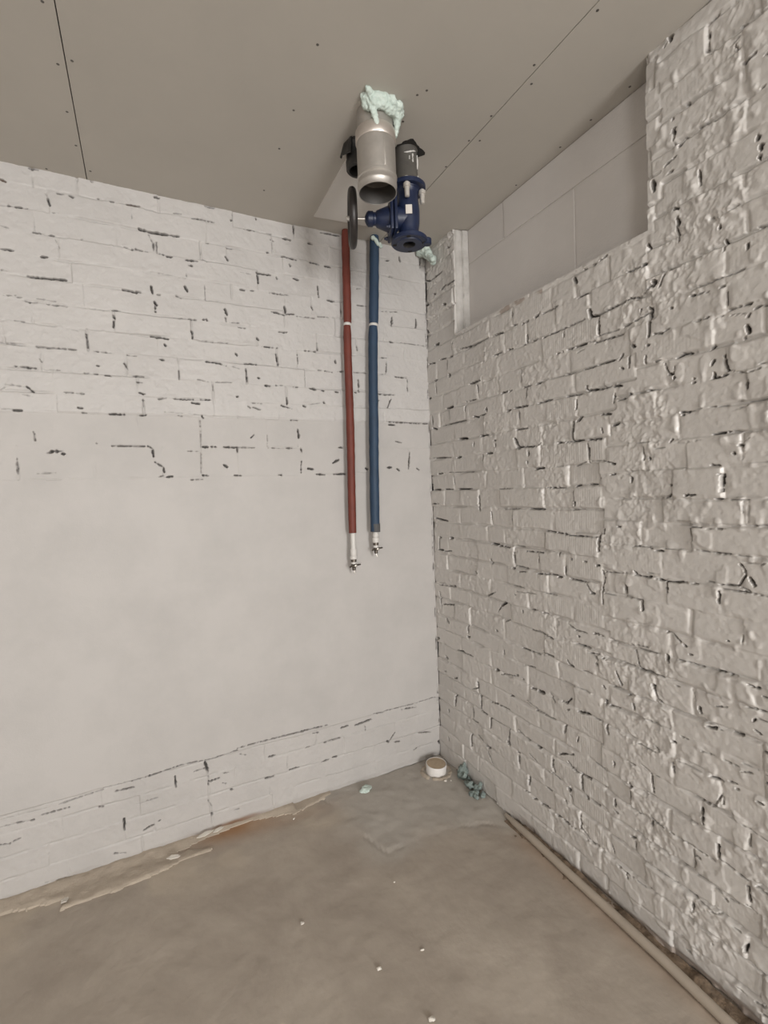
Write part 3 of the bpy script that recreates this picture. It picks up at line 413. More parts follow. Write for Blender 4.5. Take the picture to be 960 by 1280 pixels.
CR_L = '''1837,2935,1824,2933,12.0;1824,2935,1807,2935,6.0;1936,2871,1918,2864,9.4;1790,2851,1783,2832,3.7;1783,2832,1777,2803,9.1;1771,2778,1745,2782,4.3;1749,2857,1728,2859,5.5;1710,2859,1694,2855,8.1;1608,2872,1594,2872,5.1;
1564,2869,1547,2869,9.6;1499,2871,1447,2875,10.4;1481,2850,1482,2815,3.9;1914,2773,1856,2777,6.6;1458,2779,1438,2773,10.5;1947,2691,1919,2687,4.1;1839,2687,1817,2688,7.9;1833,2711,1839,2693,3.0;1784,2686,1771,2687,8.0;
1765,2672,1754,2638,3.7;1680,2691,1667,2692,6.3;1953,2601,1910,2603,7.7;1820,2596,1801,2598,13.4;1953,2521,1927,2520,4.7;1870,2510,1782,2512,7.9;1782,2514,1740,2516,10.5;1626,2935,1620,2933,5.7;1518,2687,1509,2686,5.8;
1489,2683,1486,2683,7.2;1475,2689,1449,2684,5.9;1830,2917,1829,2865,3.0;1677,2932,1677,2886,2.5;1386,2928,1368,2929,15.9;1463,2875,1446,2876,7.2;1313,2874,1282,2878,4.7;1238,2867,1193,2872,6.2;1193,2872,1141,2870,5.6;
1068,2898,1058,2897,10.6;1056,2931,1058,2900,3.5;1004,2869,947,2870,7.9;911,2868,875,2873,5.1;948,2934,946,2924,6.5;1180,2934,1137,2935,6.3;1457,2778,1422,2773,8.6;1422,2772,1343,2774,13.3;1343,2774,1297,2776,8.8;
1420,2759,1406,2730,4.6;1403,2730,1404,2691,6.0;1391,2733,1391,2687,6.0;1474,2685,1427,2684,5.3;1382,2686,1355,2681,6.0;1355,2679,1330,2678,10.1;1274,2676,1223,2678,8.9;1263,2653,1250,2654,11.7;1274,2618,1275,2594,4.8;
1203,2694,1183,2684,4.2;1098,2723,1089,2707,9.2;1089,2766,1068,2768,6.4;1185,2768,1172,2771,4.9;958,2673,888,2674,9.5;954,2663,951,2628,12.4;1036,2662,987,2660,4.3;1040,2582,1016,2580,7.2;991,2584,976,2585,9.4;
900,2587,844,2590,5.9;859,2671,856,2661,5.9;880,2844,865,2842,6.6;901,2779,890,2780,6.6;873,2831,872,2788,3.7;1423,2539,1419,2507,11.3;1284,2556,1275,2537,15.0;1390,2599,1279,2594,3.4;1199,2579,1199,2511,4.9;
1196,2508,1143,2511,4.2;1327,2513,1302,2503,5.4;1484,2507,1466,2506,5.3;1404,2505,1389,2506,5.3;1207,2741,1208,2713,3.5;949,2932,947,2921,5.8;761,2933,761,2889,9.0;620,2927,521,2931,7.3;816,2864,780,2864,12.9;
687,2864,666,2863,9.2;830,2774,754,2768,9.0;791,2742,787,2733,13.0;692,2769,639,2765,8.2;606,2763,573,2764,11.4;774,2676,749,2673,11.1;649,2656,646,2601,7.2;603,2591,565,2590,11.4;691,2554,682,2535,8.2;
827,2531,824,2497,13.0;859,2488,829,2487,8.0;819,2493,783,2497,7.0;768,2489,673,2491,5.1;657,2503,597,2506,5.2;527,2555,525,2535,9.5;434,2589,376,2591,6.4;430,2675,407,2679,5.3;255,2852,230,2856,7.7;
166,2892,161,2861,10.0;29,2917,32,2849,8.0;225,2551,227,2507,14.4;71,2559,73,2514,14.8;292,2575,192,2586,5.5;234,2769,209,2771,6.6;899,2586,804,2588,5.0;1950,2423,1911,2427,4.8;1907,2421,1887,2424,4.2;
1883,2411,1868,2407,6.6;1868,2407,1843,2411,4.2;1842,2426,1777,2423,4.3;1813,2409,1778,2407,4.9;1778,2410,1741,2408,5.6;1662,2411,1585,2408,3.8;1579,2413,1562,2414,8.4;1562,2414,1516,2412,3.9;1577,2393,1570,2375,8.4;
1576,2368,1579,2339,7.1;1922,2329,1890,2327,4.8;1747,2318,1705,2314,3.1;1681,2303,1679,2281,8.2;1679,2281,1678,2247,5.7;1534,2507,1482,2502,9.8;1856,2233,1720,2234,5.6;1975,2239,1903,2233,4.2;1658,2236,1611,2233,5.7;
1611,2233,1583,2232,3.9;1532,2229,1498,2227,5.9;1546,2192,1533,2164,7.2;1651,2176,1641,2174,9.6;1930,2149,1862,2146,8.4;1696,2139,1683,2140,5.7;1666,2138,1650,2138,5.7;1620,2135,1598,2132,8.4;1514,2139,1479,2139,5.9;
1501,2114,1481,2112,5.9;1498,2069,1477,2063,7.3;1773,2056,1704,2053,5.0;1986,2051,1966,2067,3.6;1966,2076,1898,2071,4.2;1898,2071,1875,2051,7.9;1915,2040,1881,2033,3.6;1991,1979,1948,1981,3.6;1946,1976,1919,1975,7.8;
1729,1994,1713,1993,6.9;1719,1974,1700,1973,5.7;1615,1973,1558,1972,8.4;1847,2186,1842,2174,4.9;1819,2144,1783,2145,4.3;1799,2043,1801,1994,2.5;1412,2472,1411,2429,7.3;1412,2472,1405,2460,11.3;1114,2478,1107,2454,12.0;
1113,2447,1111,2419,5.7;894,2496,849,2490,8.2;1339,2412,1244,2413,6.2;1217,2416,1201,2422,9.0;1201,2422,1195,2416,6.3;1094,2419,1055,2421,5.0;1056,2403,1014,2400,5.0;1268,2373,1262,2330,9.0;1438,2320,1366,2316,10.0;
1223,2322,1176,2321,4.9;1163,2321,1088,2323,4.3;1382,2291,1377,2285,11.4;973,2363,965,2350,12.4;950,2323,869,2322,6.6;1077,2279,1070,2268,10.7;882,2293,873,2242,9.7;1411,2222,1389,2220,7.4;1208,2227,1148,2223,9.1;
1148,2220,1121,2215,5.7;1037,2231,980,2233,9.4;1101,2216,1060,2206,3.6;1330,2178,1331,2138,5.5;1031,2209,1030,2151,8.0;1505,2139,1475,2139,5.9;976,2169,970,2167,9.5;1252,2143,1206,2136,4.9;1173,2136,1101,2140,5.0;
942,2134,919,2134,12.6;1497,2068,1473,2064,7.3;1420,2045,1390,2050,5.4;1359,2048,1276,2050,7.5;1244,2052,1204,2051,7.7;1283,2035,1251,2032,10.4;1084,2076,1077,2073,10.8;1033,2032,1019,2025,5.8;1018,2047,961,2046,5.1;
1012,2029,969,2016,5.9;1499,1971,1476,1972,8.6;1344,1975,1325,1973,5.5;1399,1990,1247,1980,3.4;1241,1971,1245,1961,4.2;1187,2126,1187,2092,4.2;1483,2049,1482,2009,6.0;865,2400,823,2405,8.2;733,2323,674,2322,5.6;
667,2371,664,2329,6.6;774,2301,772,2255,5.6;664,2231,589,2225,5.7;570,2290,568,2276,12.5;558,2231,521,2234,5.8;469,2233,388,2235,4.9;322,2234,276,2238,5.0;271,2306,276,2238,6.1;442,2194,444,2131,8.9;
468,2129,458,2125,8.8;246,2416,229,2414,13.2;200,2418,21,2415,5.2;307,2323,273,2324,6.1;231,2226,150,2224,7.2;144,2214,144,2132,7.3;326,2127,310,2126,9.1;299,2124,224,2126,6.1;248,2106,273,2055,7.1;
334,2094,328,2092,10.1;718,2134,684,2130,14.1;892,2137,855,2140,5.5;804,2136,780,2135,5.6;583,2125,563,2122,7.7;647,2068,639,2063,10.5;839,2082,837,2045,8.3;869,2041,814,2028,7.4;756,2044,742,2040,10.3;
822,1971,788,1970,7.4;727,2050,667,2062,3.8;739,2202,740,2138,3.7;446,2378,443,2340,5.9;654,2126,639,2125,7.6;1151,1834,1086,1832,7.8;1086,1832,1009,1832,5.6;1091,1834,1090,1812,7.8;1155,1751,1140,1740,14.4;
943,1898,945,1840,4.6;788,1924,784,1883,13.0;775,1829,772,1812,10.7;778,1764,781,1705,7.1;743,1726,718,1723,13.2;700,1697,656,1693,9.7;608,1753,574,1771,13.5;604,1695,538,1694,9.9;571,1834,551,1834,9.9;
859,1831,823,1830,5.9;941,1832,883,1829,4.6;895,1698,883,1696,9.3;1109,1700,1077,1697,6.7;285,1724,263,1727,16.0;227,1718,212,1707,10.5;151,1719,140,1812,10.6;97,1718,82,1709,10.7;267,1963,231,1961,10.4;
227,1870,190,1864,7.9;1023,1879,1005,1897,7.9;281,1977,16,1973,6.6;420,1723,407,1717,14.0;1832,1814,1796,1814,10.6;1845,1807,1825,1811,5.8;1794,1804,1785,1802,12.6;1887,1892,1883,1857,5.7;1947,1784,1948,1723,5.6;
1614,1837,1469,1836,6.1;1469,1836,1458,1827,6.2;1458,1827,1455,1791,9.4;1450,1765,1418,1744,6.3;1418,1744,1414,1717,7.4;1439,1699,1420,1705,8.4;1406,1698,1382,1701,8.5;1311,1815,1266,1815,5.4;1245,1833,1224,1833,12.0;
1209,1836,1183,1836,6.6;1251,1957,1253,1833,4.3;1253,1833,1259,1714,4.3;1252,1703,1226,1700,9.8;1304,1683,1253,1684,5.4;1242,1979,1238,1968,8.7;1885,1724,1822,1725,3.8;1672,1849,1667,1845,7.9;2097,241,2065,233,5.4;
2065,236,2029,245,5.4;1661,194,1662,141,11.1;2093,309,2038,310,4.7;2038,310,1981,302,6.8;1955,314,1859,313,5.6;2091,341,1896,337,2.7;1895,338,1732,350,5.0;1731,357,1622,356,4.4;1622,356,1508,359,6.0;
1688,328,1617,324,7.4;1751,278,1736,273,8.0;1589,115,1548,127,7.5;1711,53,1663,38,5.9;1530,136,1520,137,7.6;1609,241,1514,244,3.0;1960,24,1832,8,4.9;1573,355,1399,368,6.1;1399,368,1289,356,6.3;
1289,356,1166,365,6.4;1165,374,1085,376,6.5;1085,376,830,371,5.9;1316,347,1304,299,15.8;1304,299,1304,250,4.8;1304,250,1249,254,7.2;1448,320,1445,267,8.5;1365,318,1314,322,5.5;1237,270,1210,266,6.4;
1243,225,1228,218,6.4;1307,243,1304,226,6.3;1207,178,1199,176,6.5;1311,163,1298,126,4.8;1299,102,1297,76,6.4;1016,286,986,285,9.2;1050,181,996,179,7.5;914,188,866,187,6.9;1155,341,1128,328,4.9;
1579,245,1511,246,3.8;1559,122,1545,125,8.3;1193,73,1173,71,5.7;925,235,925,200,3.4;914,374,694,370,6.9;624,332,586,333,11.7;542,325,446,333,11.9;485,314,484,281,5.5;434,363,373,357,8.4;
372,362,156,358,6.7;256,343,157,333,6.7;144,360,30,363,5.9;359,190,344,176,16.0;343,181,304,224,6.6;307,166,275,160,6.7;152,178,61,159,7.8;184,87,144,96,6.8;679,187,655,183,9.8;
740,178,703,181,8.0;722,277,632,279,6.2;915,186,866,189,6.9;783,345,751,340,6.1;11,94,6,75,16.0;826,279,804,280,6.1'''
RUST_L = (2, 10)
SCREWS = [(-1.67,-0.793),(-1.663,-0.591),(-1.623,-0.621),(-1.664,-0.39),(-1.657,-0.219),(-1.778,-0.026),(-1.623,-0.077),(-0.962,-0.974),(-0.959,-0.706),(-0.958,-0.502),(-0.955,-0.224),(-0.271,-1.397),(-0.309,-1.189),(-0.265,-1.131),(-0.3,-0.966),(-0.261,-0.85),(-0.3,-0.833),(-0.298,-0.672),(0.055,-1.26),(0.055,-1.101),(0.06,-0.95),(0.063,-0.694),(-0.594,-0.937),(-0.574,-0.966),(-0.582,-0.815)]

# ================================================================== RIGHT WALL (rough painted brick, plane x = 0)
def right_wall():
    rnd = random.Random(11); c = .003
    Sc = np.concatenate([np.arange(0, 2.0, c), np.arange(2.0, 2.9, .012)]); Zc = np.append(np.arange(0, H-.002, c), H)
    S, Z = np.meshgrid(Sc, Zc)
    lst = cracks(CR_R)
    heads = [((a+q)/2000, (b+d)/2000) for a, b, q, d, w in lst if abs(d-b) > 1.3*abs(q-a) and abs(d-b) > 18]
    yA = [0, 12, 56, 100, 144, 188, 232, 276, 320, 368, 413, 457, 500, 545, 588, 633, 677, 721, 768, 810, 858, 900, 945, 988, 1038, 1078, 1122, 1168, 1210, 1250, 1293, 1333, 1377, 1421, 1470]
    yB = [0, 27, 72, 118, 163, 207, 255, 297, 343, 388, 435, 482, 524, 568, 608, 655, 701, 740, 782, 830, 873, 918, 960, 996, 1045, 1083, 1125, 1172, 1215, 1255, 1298, 1337, 1380, 1425, 1470]
    zA = sorted(max(0, H-y/500) for y in yA); zB = sorted(max(0, H-y/500) for y in yB)
    zA[0] = zB[0] = 0; zA[-1] = zB[-1] = H
    def seam(z):
        y = (H-z)*500
        if y < 340: return 1.372
        if y < 650: return 1.38-(y-340)/310*.23
        return 1.152
    w1 = fbm(S, Z, 9, 3, 2)*.0035 + fbm(S, Z, 45, 5, 2)*.0016
    w2 = fbm(S, Z, 7, 4, 2)*.0045 + fbm(S, Z, 40, 6, 2)*.0016
    SW = S+w1; ZW = Z+w2
    # courses
    bricks = []                                  # s0 s1 z0 z1
    def courses(zs, s0f, s1f):
        rows = []
        for k in range(len(zs)-1):
            zm = (zs[k]+zs[k+1])/2; s0, s1 = s0f(zm), s1f(zm)
            an = [s for s, z in heads if zs[k] < z < zs[k+1] and s0+.05 < s < s1-.05]
            hs = fill_heads(s0, s1, an, rnd, .262, .140, .006)
            ids = []
            for a, b in zip(hs[:-1], hs[1:]):
                ids.append(len(bricks)); bricks.append((a, b, zs[k], zs[k+1]))
            rows.append((np.array(hs), np.array(ids)))
        return rows
    jit = {}
    def seamA(z): k = int(np.searchsorted(zA, z)); return seam(z)+jit.setdefault(k, rnd.uniform(-.03, .03))
    rA = courses(zA, lambda z: 0.0, seamA); rB = courses(zB, seam, lambda z: 2.95)
    bid = np.zeros(S.shape, int); dl = np.ones(S.shape); dr = np.ones(S.shape); db = np.ones(S.shape); dt = np.ones(S.shape)
    ra = np.clip(np.searchsorted(zA, ZW)-1, 0, len(zA)-2); rb = np.clip(np.searchsorted(zB, ZW)-1, 0, len(zB)-2)
    endA = np.array([r[0][-1] for r in rA])[ra]
    inA = SW < endA
    for rows, rr, zs, msk in ((rA, ra, zA, inA), (rB, rb, zB, ~inA)):
        for k, (hs, ids) in enumerate(rows):
            m = msk & (rr == k)
            if not m.any(): continue
            s = SW[m]; z = ZW[m]; q = np.clip(np.searchsorted(hs, s)-1, 0, len(ids)-1)
            bid[m] = ids[q]; a = s-hs[q]; b = hs[q+1]-s
            if rows is rB: a = np.minimum(np.where(q == 0, 9, a), s-endA[m])
            dl[m] = a; dr[m] = b; db[m] = z-zs[k]; dt[m] = zs[k+1]-z
    nb = len(bricks); B = np.array(bricks)
    off = np.array([rnd.gauss(0, .0028) for _ in range(nb)]); ts = np.array([rnd.gauss(0, .009) for _ in range(nb)]); tz = np.array([rnd.gauss(0, .03) for _ in range(nb)])
    ribb = np.array([1.0 if (rnd.random() < .55 and b[1] < 1.25) else (.3 if rnd.random() < .2 else 0.0) for b in bricks])
    rough_b = np.array([rnd.random() for _ in range(nb)])
    h = off[bid] + ts[bid]*(S-(B[bid, 0]+B[bid, 1])/2) + tz[bid]*(Z-(B[bid, 2]+B[bid, 3])/2)
    right = sstep(.9, 1.5, S)
    # joints: partly filled and smeared, partly raked out
    ob = sstep(-.3, .4, fbm(S, Z, 7, 21, 2, 12)); oh = sstep(-.1, .55, fbm(S, Z, 14, 23, 2, 14))
    wj = .0075 + .003*fbm(S, Z, 14, 31, 1)
    gb = ob*(1-sstep(.001, wj, np.minimum(db, dt))); gh = .62*oh*(1-sstep(.001, wj, np.minimum(dl, dr)))
    h = h - (.0085+.003*right)*np.maximum(gb, gh)
    em = np.minimum(np.minimum(dl, dr)*.9, np.minimum(db, dt))
    h = h - .003*(1-sstep(0, .016, em))*sstep(-.3, .5, fbm(S, Z, 20, 33, 2))
    # mortar lumps and paint runs, thicker towards the joints and on the nearer half of the wall
    lm = sstep(.02, .45, fbm(S, Z, 5, 41, 2)+.34*rough_b[bid]-.14)*(.45+.55*(1-sstep(.004, .03, em)))
    rid = 1-np.abs(fbm(S+fbm(S, Z, 30, 47, 1)*.012, Z, 40, 43, 2, 26)); rid = np.clip(rid-.66, 0, 1)/.34
    h = h + lm*(.0008+.0013*right)*(rid**2*1.5) + lm*(.0040+.0030*right)*fbm(S, Z, 52, 51, 3, 40, .65)
    lump = sstep(.36, .62, fbm(S, Z, 24, 61, 2, 19)+.10*right)*(.4+.6*(1-sstep(.006, .03, em))); h = h + lump*(.0022+.0032*right)
    pits = sstep(.42, .6, fbm(S, Z, 44, 71, 2)); h = h - pits*.0035*(.2+.8*lm)
    h = h + .0008*fbm(S, Z, 80, 81, 2) + .009*fbm(S, Z, 1.7, 91, 2)
    # a coat of paint softens everything
    hp = np.pad(h, 1, mode='edge'); h = .5*h + .125*(hp[:-2, 1:-1]+hp[2:, 1:-1]+hp[1:-1, :-2]+hp[1:-1, 2:])
    bare = np.zeros(S.shape); rust = np.zeros(S.shape); wob = fbm(S, Z, 130, 95, 1)
    stamp(Sc, Zc, h, bare, lst, 1.5, c, wob, wk=.85, lo=.32, w0=.0004, wr=.0034)
    # a few more unpainted gaps where the wall runs on out of view
    more = [(rnd.uniform(1780, 2850), rnd.uniform(60, 2850)) for _ in range(60)]
    stamp(Sc, Zc, h, bare, [(a, b, a+rnd.uniform(-4, 40), b+rnd.uniform(-3, 3), rnd.uniform(2, 6)) for a, b in more], 1.1, .012, wob)
    # bare brown foot of the wall where the paint stops
    foot = (1-sstep(.012, .04, Z+.02*fbm(S, Z, 9, 97, 3)))*sstep(.55, .8, S)
    rust = np.maximum(rust, foot*.55); h = h - .008*foot
    # top of the painted sill: unpainted lime under the blocks
    band = (np.abs(Z-2.392-.012*fbm(S, Z, 12, 99, 2)) < .010) & (S > .62) & (S < .9)
    rust = np.maximum(rust, np.where(band, .55*sstep(-.2, .4, fbm(S, Z, 30, 98, 2)), 0))
    Y = -S; X = -h
    P = np.stack([X, Y, Z], -1)
    gu = np.gradient(h, Sc, axis=1); gv = np.gradient(h, Zc, axis=0)
    N = np.stack([-np.ones_like(h), gu, -gv], -1)        # surface x=-h(s,z), s=-y, room on the -x side
    N[..., 1] = gu; N /= np.linalg.norm(N, axis=-1)[..., None]
    # cells
    cc = lambda A: (A[:-1, :-1]+A[1:, 1:])/2
    cs = cc(S); cz = cc(Z); cid = bid[:-1, :-1].copy(); ce = cc(em)
    hole = (cs > .282) & (cs < 1.357) & (cz > 2.402)
    mort = (ce < .0036) & ~hole
    ns = cs.shape
    attrs = {'bare': bare, 'rust': rust, 'rib': ribb[bid]*sstep(.004, .012, em)}
    skirt = np.array([.126, 0, 0])
    wall = grid_mesh('wall_right', np.nonzero(mort), P, N, attrs, np.array([.03, 0, 0]), False, 'paint_right',
                     extra=box_geo(.128, .30, -6.4, .30, 0, H))
    M_plain = M['plain']
    tag(wall, 'rough white-painted brick wall on the right with raked joints', None, kind='structure')
    order = np.argsort(np.where(hole | mort, -1, cid), axis=None, kind='stable')
    flat = np.where(hole | mort, -1, cid).ravel()[order]
    ids, start = np.unique(flat, return_index=True); start = list(start)+[len(flat)]
    rest = []; cnt = 0
    area_ = sorted((start[k+1]-start[k] for k, i_ in enumerate(ids) if i_ >= 0 and bricks[i_][0] <= 1.74), reverse=True)
    least = max(110, area_[299] if len(area_) > 299 else 0)       # the 300 largest bricks in view are parts of their own
    for k, i_ in enumerate(ids):
        if i_ < 0: continue
        idx = order[start[k]:start[k+1]]; s0, s1, z0, z1 = bricks[i_]
        if s0 > 1.74 or len(idx) < least: rest.append(idx); continue
        jj, ii = np.unravel_index(idx, ns)
        grid_mesh('brick', (jj, ii), P, N, attrs, skirt, False, 'paint_right', wall); cnt += 1
    jj, ii = np.unravel_index(np.concatenate(rest), ns)
    o = grid_mesh('brick_run', (jj, ii), P, N, attrs, skirt, False, 'paint_right', wall); o['kind'] = 'stuff'
    # plain run of the wall further back
    bm = bmesh.new(); add_box(bm, 0, .128, -6.4, -2.885, 0, H); bm_obj('wall_run', bm, 'plain', wall, False)
    print('right bricks', cnt, 'rest', len(rest))
    # aerated blocks walling up the recess, set back behind the brick face
    for (a, b, z0, z1, px) in ((.284, .988, 2.404, 2.762, .086), (.992, 1.356, 2.404, 2.762, .0885), (.284, .572, 2.767, H-.002, .0875), (.581, 1.356, 2.769, H-.002, .085)):
        bm = bmesh.new(); add_box(bm, px, .128, -b, -a, z0, z1, .0025)
        bm_obj('block', bm, 'block', wall, False)
    bm = bmesh.new(); add_box(bm, .0905, .128, -1.356, -.284, 2.404, H); bm_obj('block_mortar', bm, 'block', wall, False)
    # plastered nib on the far side of the recess
    rn = random.Random(5); bm = bmesh.new(); n = 26; prev = None
    for k in range(n+1):
        z = 2.402+(H-.004-2.402)*k/n; t = rn.uniform(0, .006)
        ring = [bm.verts.new(p) for p in ((.008+rn.uniform(0, .006), -.279, z), (.014+t, -.2865-t*.7, z), (.030+rn.uniform(-.004, .004), -.288-t*1.5, z), (.044+rn.uniform(0, .005), -.289-t, z), (.052, -.288-t*.4, z), (.056, -.298-t*.5, z), (.085, -.303-t*.3, z), (.085, -.279, z))]
        if prev:
            for q in range(len(ring)): bm.faces.new((prev[q], prev[(q+1) % len(ring)], ring[(q+1) % len(ring)], ring[q]))
        else: bm.faces.new(ring)
        prev = ring
    bm.faces.new(prev); bm_obj('reveal_plaster', bm, 'reveal', wall, True, 60)
    return wall

# ================================================================== LEFT WALL (plane y = 0)
def left_wall():
    rnd = random.Random(23); c = .0026
    Uc = np.concatenate([np.arange(0, 2.2, c), np.arange(2.2, 3.0, .012)])
    Zc = np.unique(np.round(np.concatenate([np.arange(0, .40, c), np.arange(.40, 1.64, .014), np.arange(1.64, H-.002, c), [H]]), 4))
    U, Z = np.meshgrid(Uc, Zc)
    lst = cracks(CR_L)
    heads = [((a+q)/2000, (b+d)/2000) for a, b, q, d, w in lst if abs(d-b) > 1.3*abs(q-a) and abs(d-b) > 14]
    yU = [0, 36, 83, 127, 172, 215, 263, 308, 353, 401, 444, 483]
    zU = sorted(H-y/500 for y in yU); zM = [1.697, 1.835, zU[0]]; zL = [0, .092, .183, .279, .357]
    zs = zL + [1.697] + zM[1:] + zU[1:]          # course limits from floor to ceiling, 0.357-1.697 is plaster
    zs[-1] = H
    w1 = fbm(U, Z, 9, 103, 2)*.003 + fbm(U, Z, 45, 105, 2)*.0012
    w2 = fbm(U, Z, 5, 104, 2)*.004 + fbm(U, Z, 40, 106, 2)*.0012
    UW = U+w1; ZW = Z+w2
    rr = np.clip(np.searchsorted(zs, ZW)-1, 0, len(zs)-2)
    bricks = []; bid = np.full(U.shape, -1); dl = np.ones(U.shape); dr = np.ones(U.shape); db = np.ones(U.shape); dt = np.ones(U.shape); kind = np.zeros(U.shape, int)
    for k in range(len(zs)-1):
        zm = (zs[k]+zs[k+1])/2; m = rr == k
        if .36 < zm < 1.69: kind[m] = 1; db[m] = 1; dt[m] = 1; continue
        an = [u for u, z in heads if zs[k] < z < zs[k+1] and .05 < u < 2.2]
        mid = 1.69 < zm < 1.97
        hs = np.array(fill_heads(0.0, 3.05, an, rnd, .42 if mid else .294, .27 if mid else .147))
        i0 = len(bricks)
        for a, b in zip(hs[:-1], hs[1:]): bricks.append((a, b, zs[k], zs[k+1]))
        u = UW[m]; q = np.clip(np.searchsorted(hs, u)-1, 0, len(hs)-2)
        bid[m] = i0+q; dl[m] = np.where(q == 0, 1, u-hs[q]); dr[m] = hs[q+1]-u; db[m] = ZW[m]-zs[k]; dt[m] = zs[k+1]-ZW[m]
        kind[m] = 2 if mid else (3 if zm < .36 else 0)
    nb = len(bricks); B = np.array(bricks)
    off = np.array([rnd.gauss(0, .0016) for _ in range(nb)]); ts = np.array([rnd.gauss(0, .006) for _ in range(nb)]); tz = np.array([rnd.gauss(0, .018) for _ in range(nb)])
    b0 = np.maximum(bid, 0); isb = (bid >= 0)
    amp = np.where(kind == 0, 1.0, np.where(kind == 2, .25, np.where(kind == 3, .7, 0)))
    h = amp*(off[b0] + ts[b0]*(U-(B[b0, 0]+B[b0, 1])/2) + tz[b0]*(Z-(B[b0, 2]+B[b0, 3])/2))
    ob = sstep(-.15, .5, fbm(U, Z, 9, 121, 3, 14)); oh = sstep(-.05, .5, fbm(U, Z, 14, 123, 3, 12))
    gb = ob*(1-sstep(.0005, .0065, np.minimum(db, dt))); gh = oh*(1-sstep(.0005, .0065, np.minimum(dl, dr)))
    g = np.maximum(gb, gh)*isb
    h = h - g*np.where(kind == 2, .0028, np.where(kind == 3, .0048, .0072))
    em = np.minimum(np.minimum(dl, dr), np.minimum(db, dt)); em = np.where(isb, em, 1)
    h = h + amp*.0020*fbm(U, Z, 42, 131, 3) + amp*.0018*sstep(.2, .6, fbm(U, Z, 18, 133, 2))*(1-sstep(.003, .02, em))
    h = h + .0035*fbm(U, Z, 1.6, 141, 2) + .0012*fbm(U, Z, 6, 143, 2)
    # the brickwork above the ledge stands 12 mm proud; the plaster coat 7 mm proud of the bottom courses
    edge = zU[0] + .010*fbm(U, Z, 5, 151, 3)
    h = h + (.0065+.003*fbm(U, Z, 3, 152, 2))*sstep(-.004, .012, Z-edge)
    pe = .357+.006*fbm(U, Z, 4, 153, 2)
    h = h + .0045*sstep(-.002, .004, Z-pe) - .006*sstep(-.006, .0, pe-Z)*(1-sstep(.10, .2, pe-Z))*0
    h = h - .005*(1-sstep(.0, .030, Z+.012*fbm(U, Z, 8, 157, 2)))
    hp = np.pad(h, 1, mode='edge'); h = .6*h + .1*(hp[:-2, 1:-1]+hp[2:, 1:-1]+hp[1:-1, :-2]+hp[1:-1, 2:])
    bare = np.zeros(U.shape); rust = np.zeros(U.shape); wob = fbm(U, Z, 130, 195, 1)
    stamp(Uc, Zc, h, bare, lst, .95, c, wob, rust, RUST_L)
    # dark gap running up the corner
    cor = []
    z = .20
    while z < 2.9:
        l = rnd.uniform(.02, .09); cor.append((4+rnd.uniform(0, 5), z*1000, 4+rnd.uniform(0, 5), (z+l)*1000, rnd.uniform(3, 7))); z += l+rnd.uniform(.01, .12)
    stamp(Uc, Zc, h, bare, cor, 1.3, c, wob)
    bare *= .95
    # brown ragged foot where the paint has come away
    foot = np.exp(-((U-1.20)/.16)**2)*(1-sstep(.006, .03, Z+.014*fbm(U, Z, 14, 163, 2)))
    rust = np.maximum(rust, foot)
    P = np.stack([-U, -h, Z], -1)
    gu = np.gradient(h, Uc, axis=1); gv = np.gradient(h, Zc, axis=0)
    N = np.stack([-gu, -np.ones_like(h), -gv], -1); N[..., 0] = gu
    N /= np.linalg.norm(N, axis=-1)[..., None]
    cc = lambda A: (A[:-1, :-1]+A[1:, 1:])/2
    ce = cc(em); cid = bid[:-1, :-1].copy(); ck = kind[:-1, :-1]; ns = ce.shape
    plaster = (ck == 1)
    mort = (ce < .0042) & ~plaster
    attrs = {'bare': bare, 'rust': rust}
    wall = grid_mesh('wall_left', np.nonzero(mort), P, N, attrs, np.array([0, .03, 0]), True, 'paint_left', extra=box_geo(-5.0, .128, .128, .30, 0, H))
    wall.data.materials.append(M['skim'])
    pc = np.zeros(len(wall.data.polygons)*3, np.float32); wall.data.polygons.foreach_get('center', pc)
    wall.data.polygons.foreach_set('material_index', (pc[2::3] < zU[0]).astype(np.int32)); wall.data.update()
    tag(wall, 'white-painted brick wall on the left with a smooth plastered middle', None, kind='structure')
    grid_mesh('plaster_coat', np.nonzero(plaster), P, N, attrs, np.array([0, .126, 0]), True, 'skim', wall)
    fid = np.where(mort | plaster, -1, cid); order = np.argsort(fid, axis=None, kind='stable'); flat = fid.ravel()[order]
    ids, start = np.unique(flat, return_index=True); start = list(start)+[len(flat)]
    rest = []; cnt = 0
    for k, i_ in enumerate(ids):
        if i_ < 0: continue
        idx = order[start[k]:start[k+1]]; u0, u1, z0, z1 = bricks[i_]
        if u0 > 2.15 or len(idx) < 60: rest.append(idx); continue
        jj, ii = np.unravel_index(idx, ns)
        zm = (z0+z1)/2; mid = 1.69 < zm < 1.97
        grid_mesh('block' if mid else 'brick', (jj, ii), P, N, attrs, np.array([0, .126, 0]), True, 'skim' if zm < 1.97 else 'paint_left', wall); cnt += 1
    jj, ii = np.unravel_index(np.concatenate(rest), ns)
    o = grid_mesh('brick_run', (jj, ii), P, N, attrs, np.array([0, .126, 0]), True, 'paint_left', wall); o['kind'] = 'stuff'
    bm = bmesh.new(); add_box(bm, -5.0, -2.985, 0, .128, 0, H); bm_obj('wall_run', bm, 'plain', wall, False)
    print('left bricks', cnt, 'rest', len(rest))
    return wall

right_wall()
left_wall()

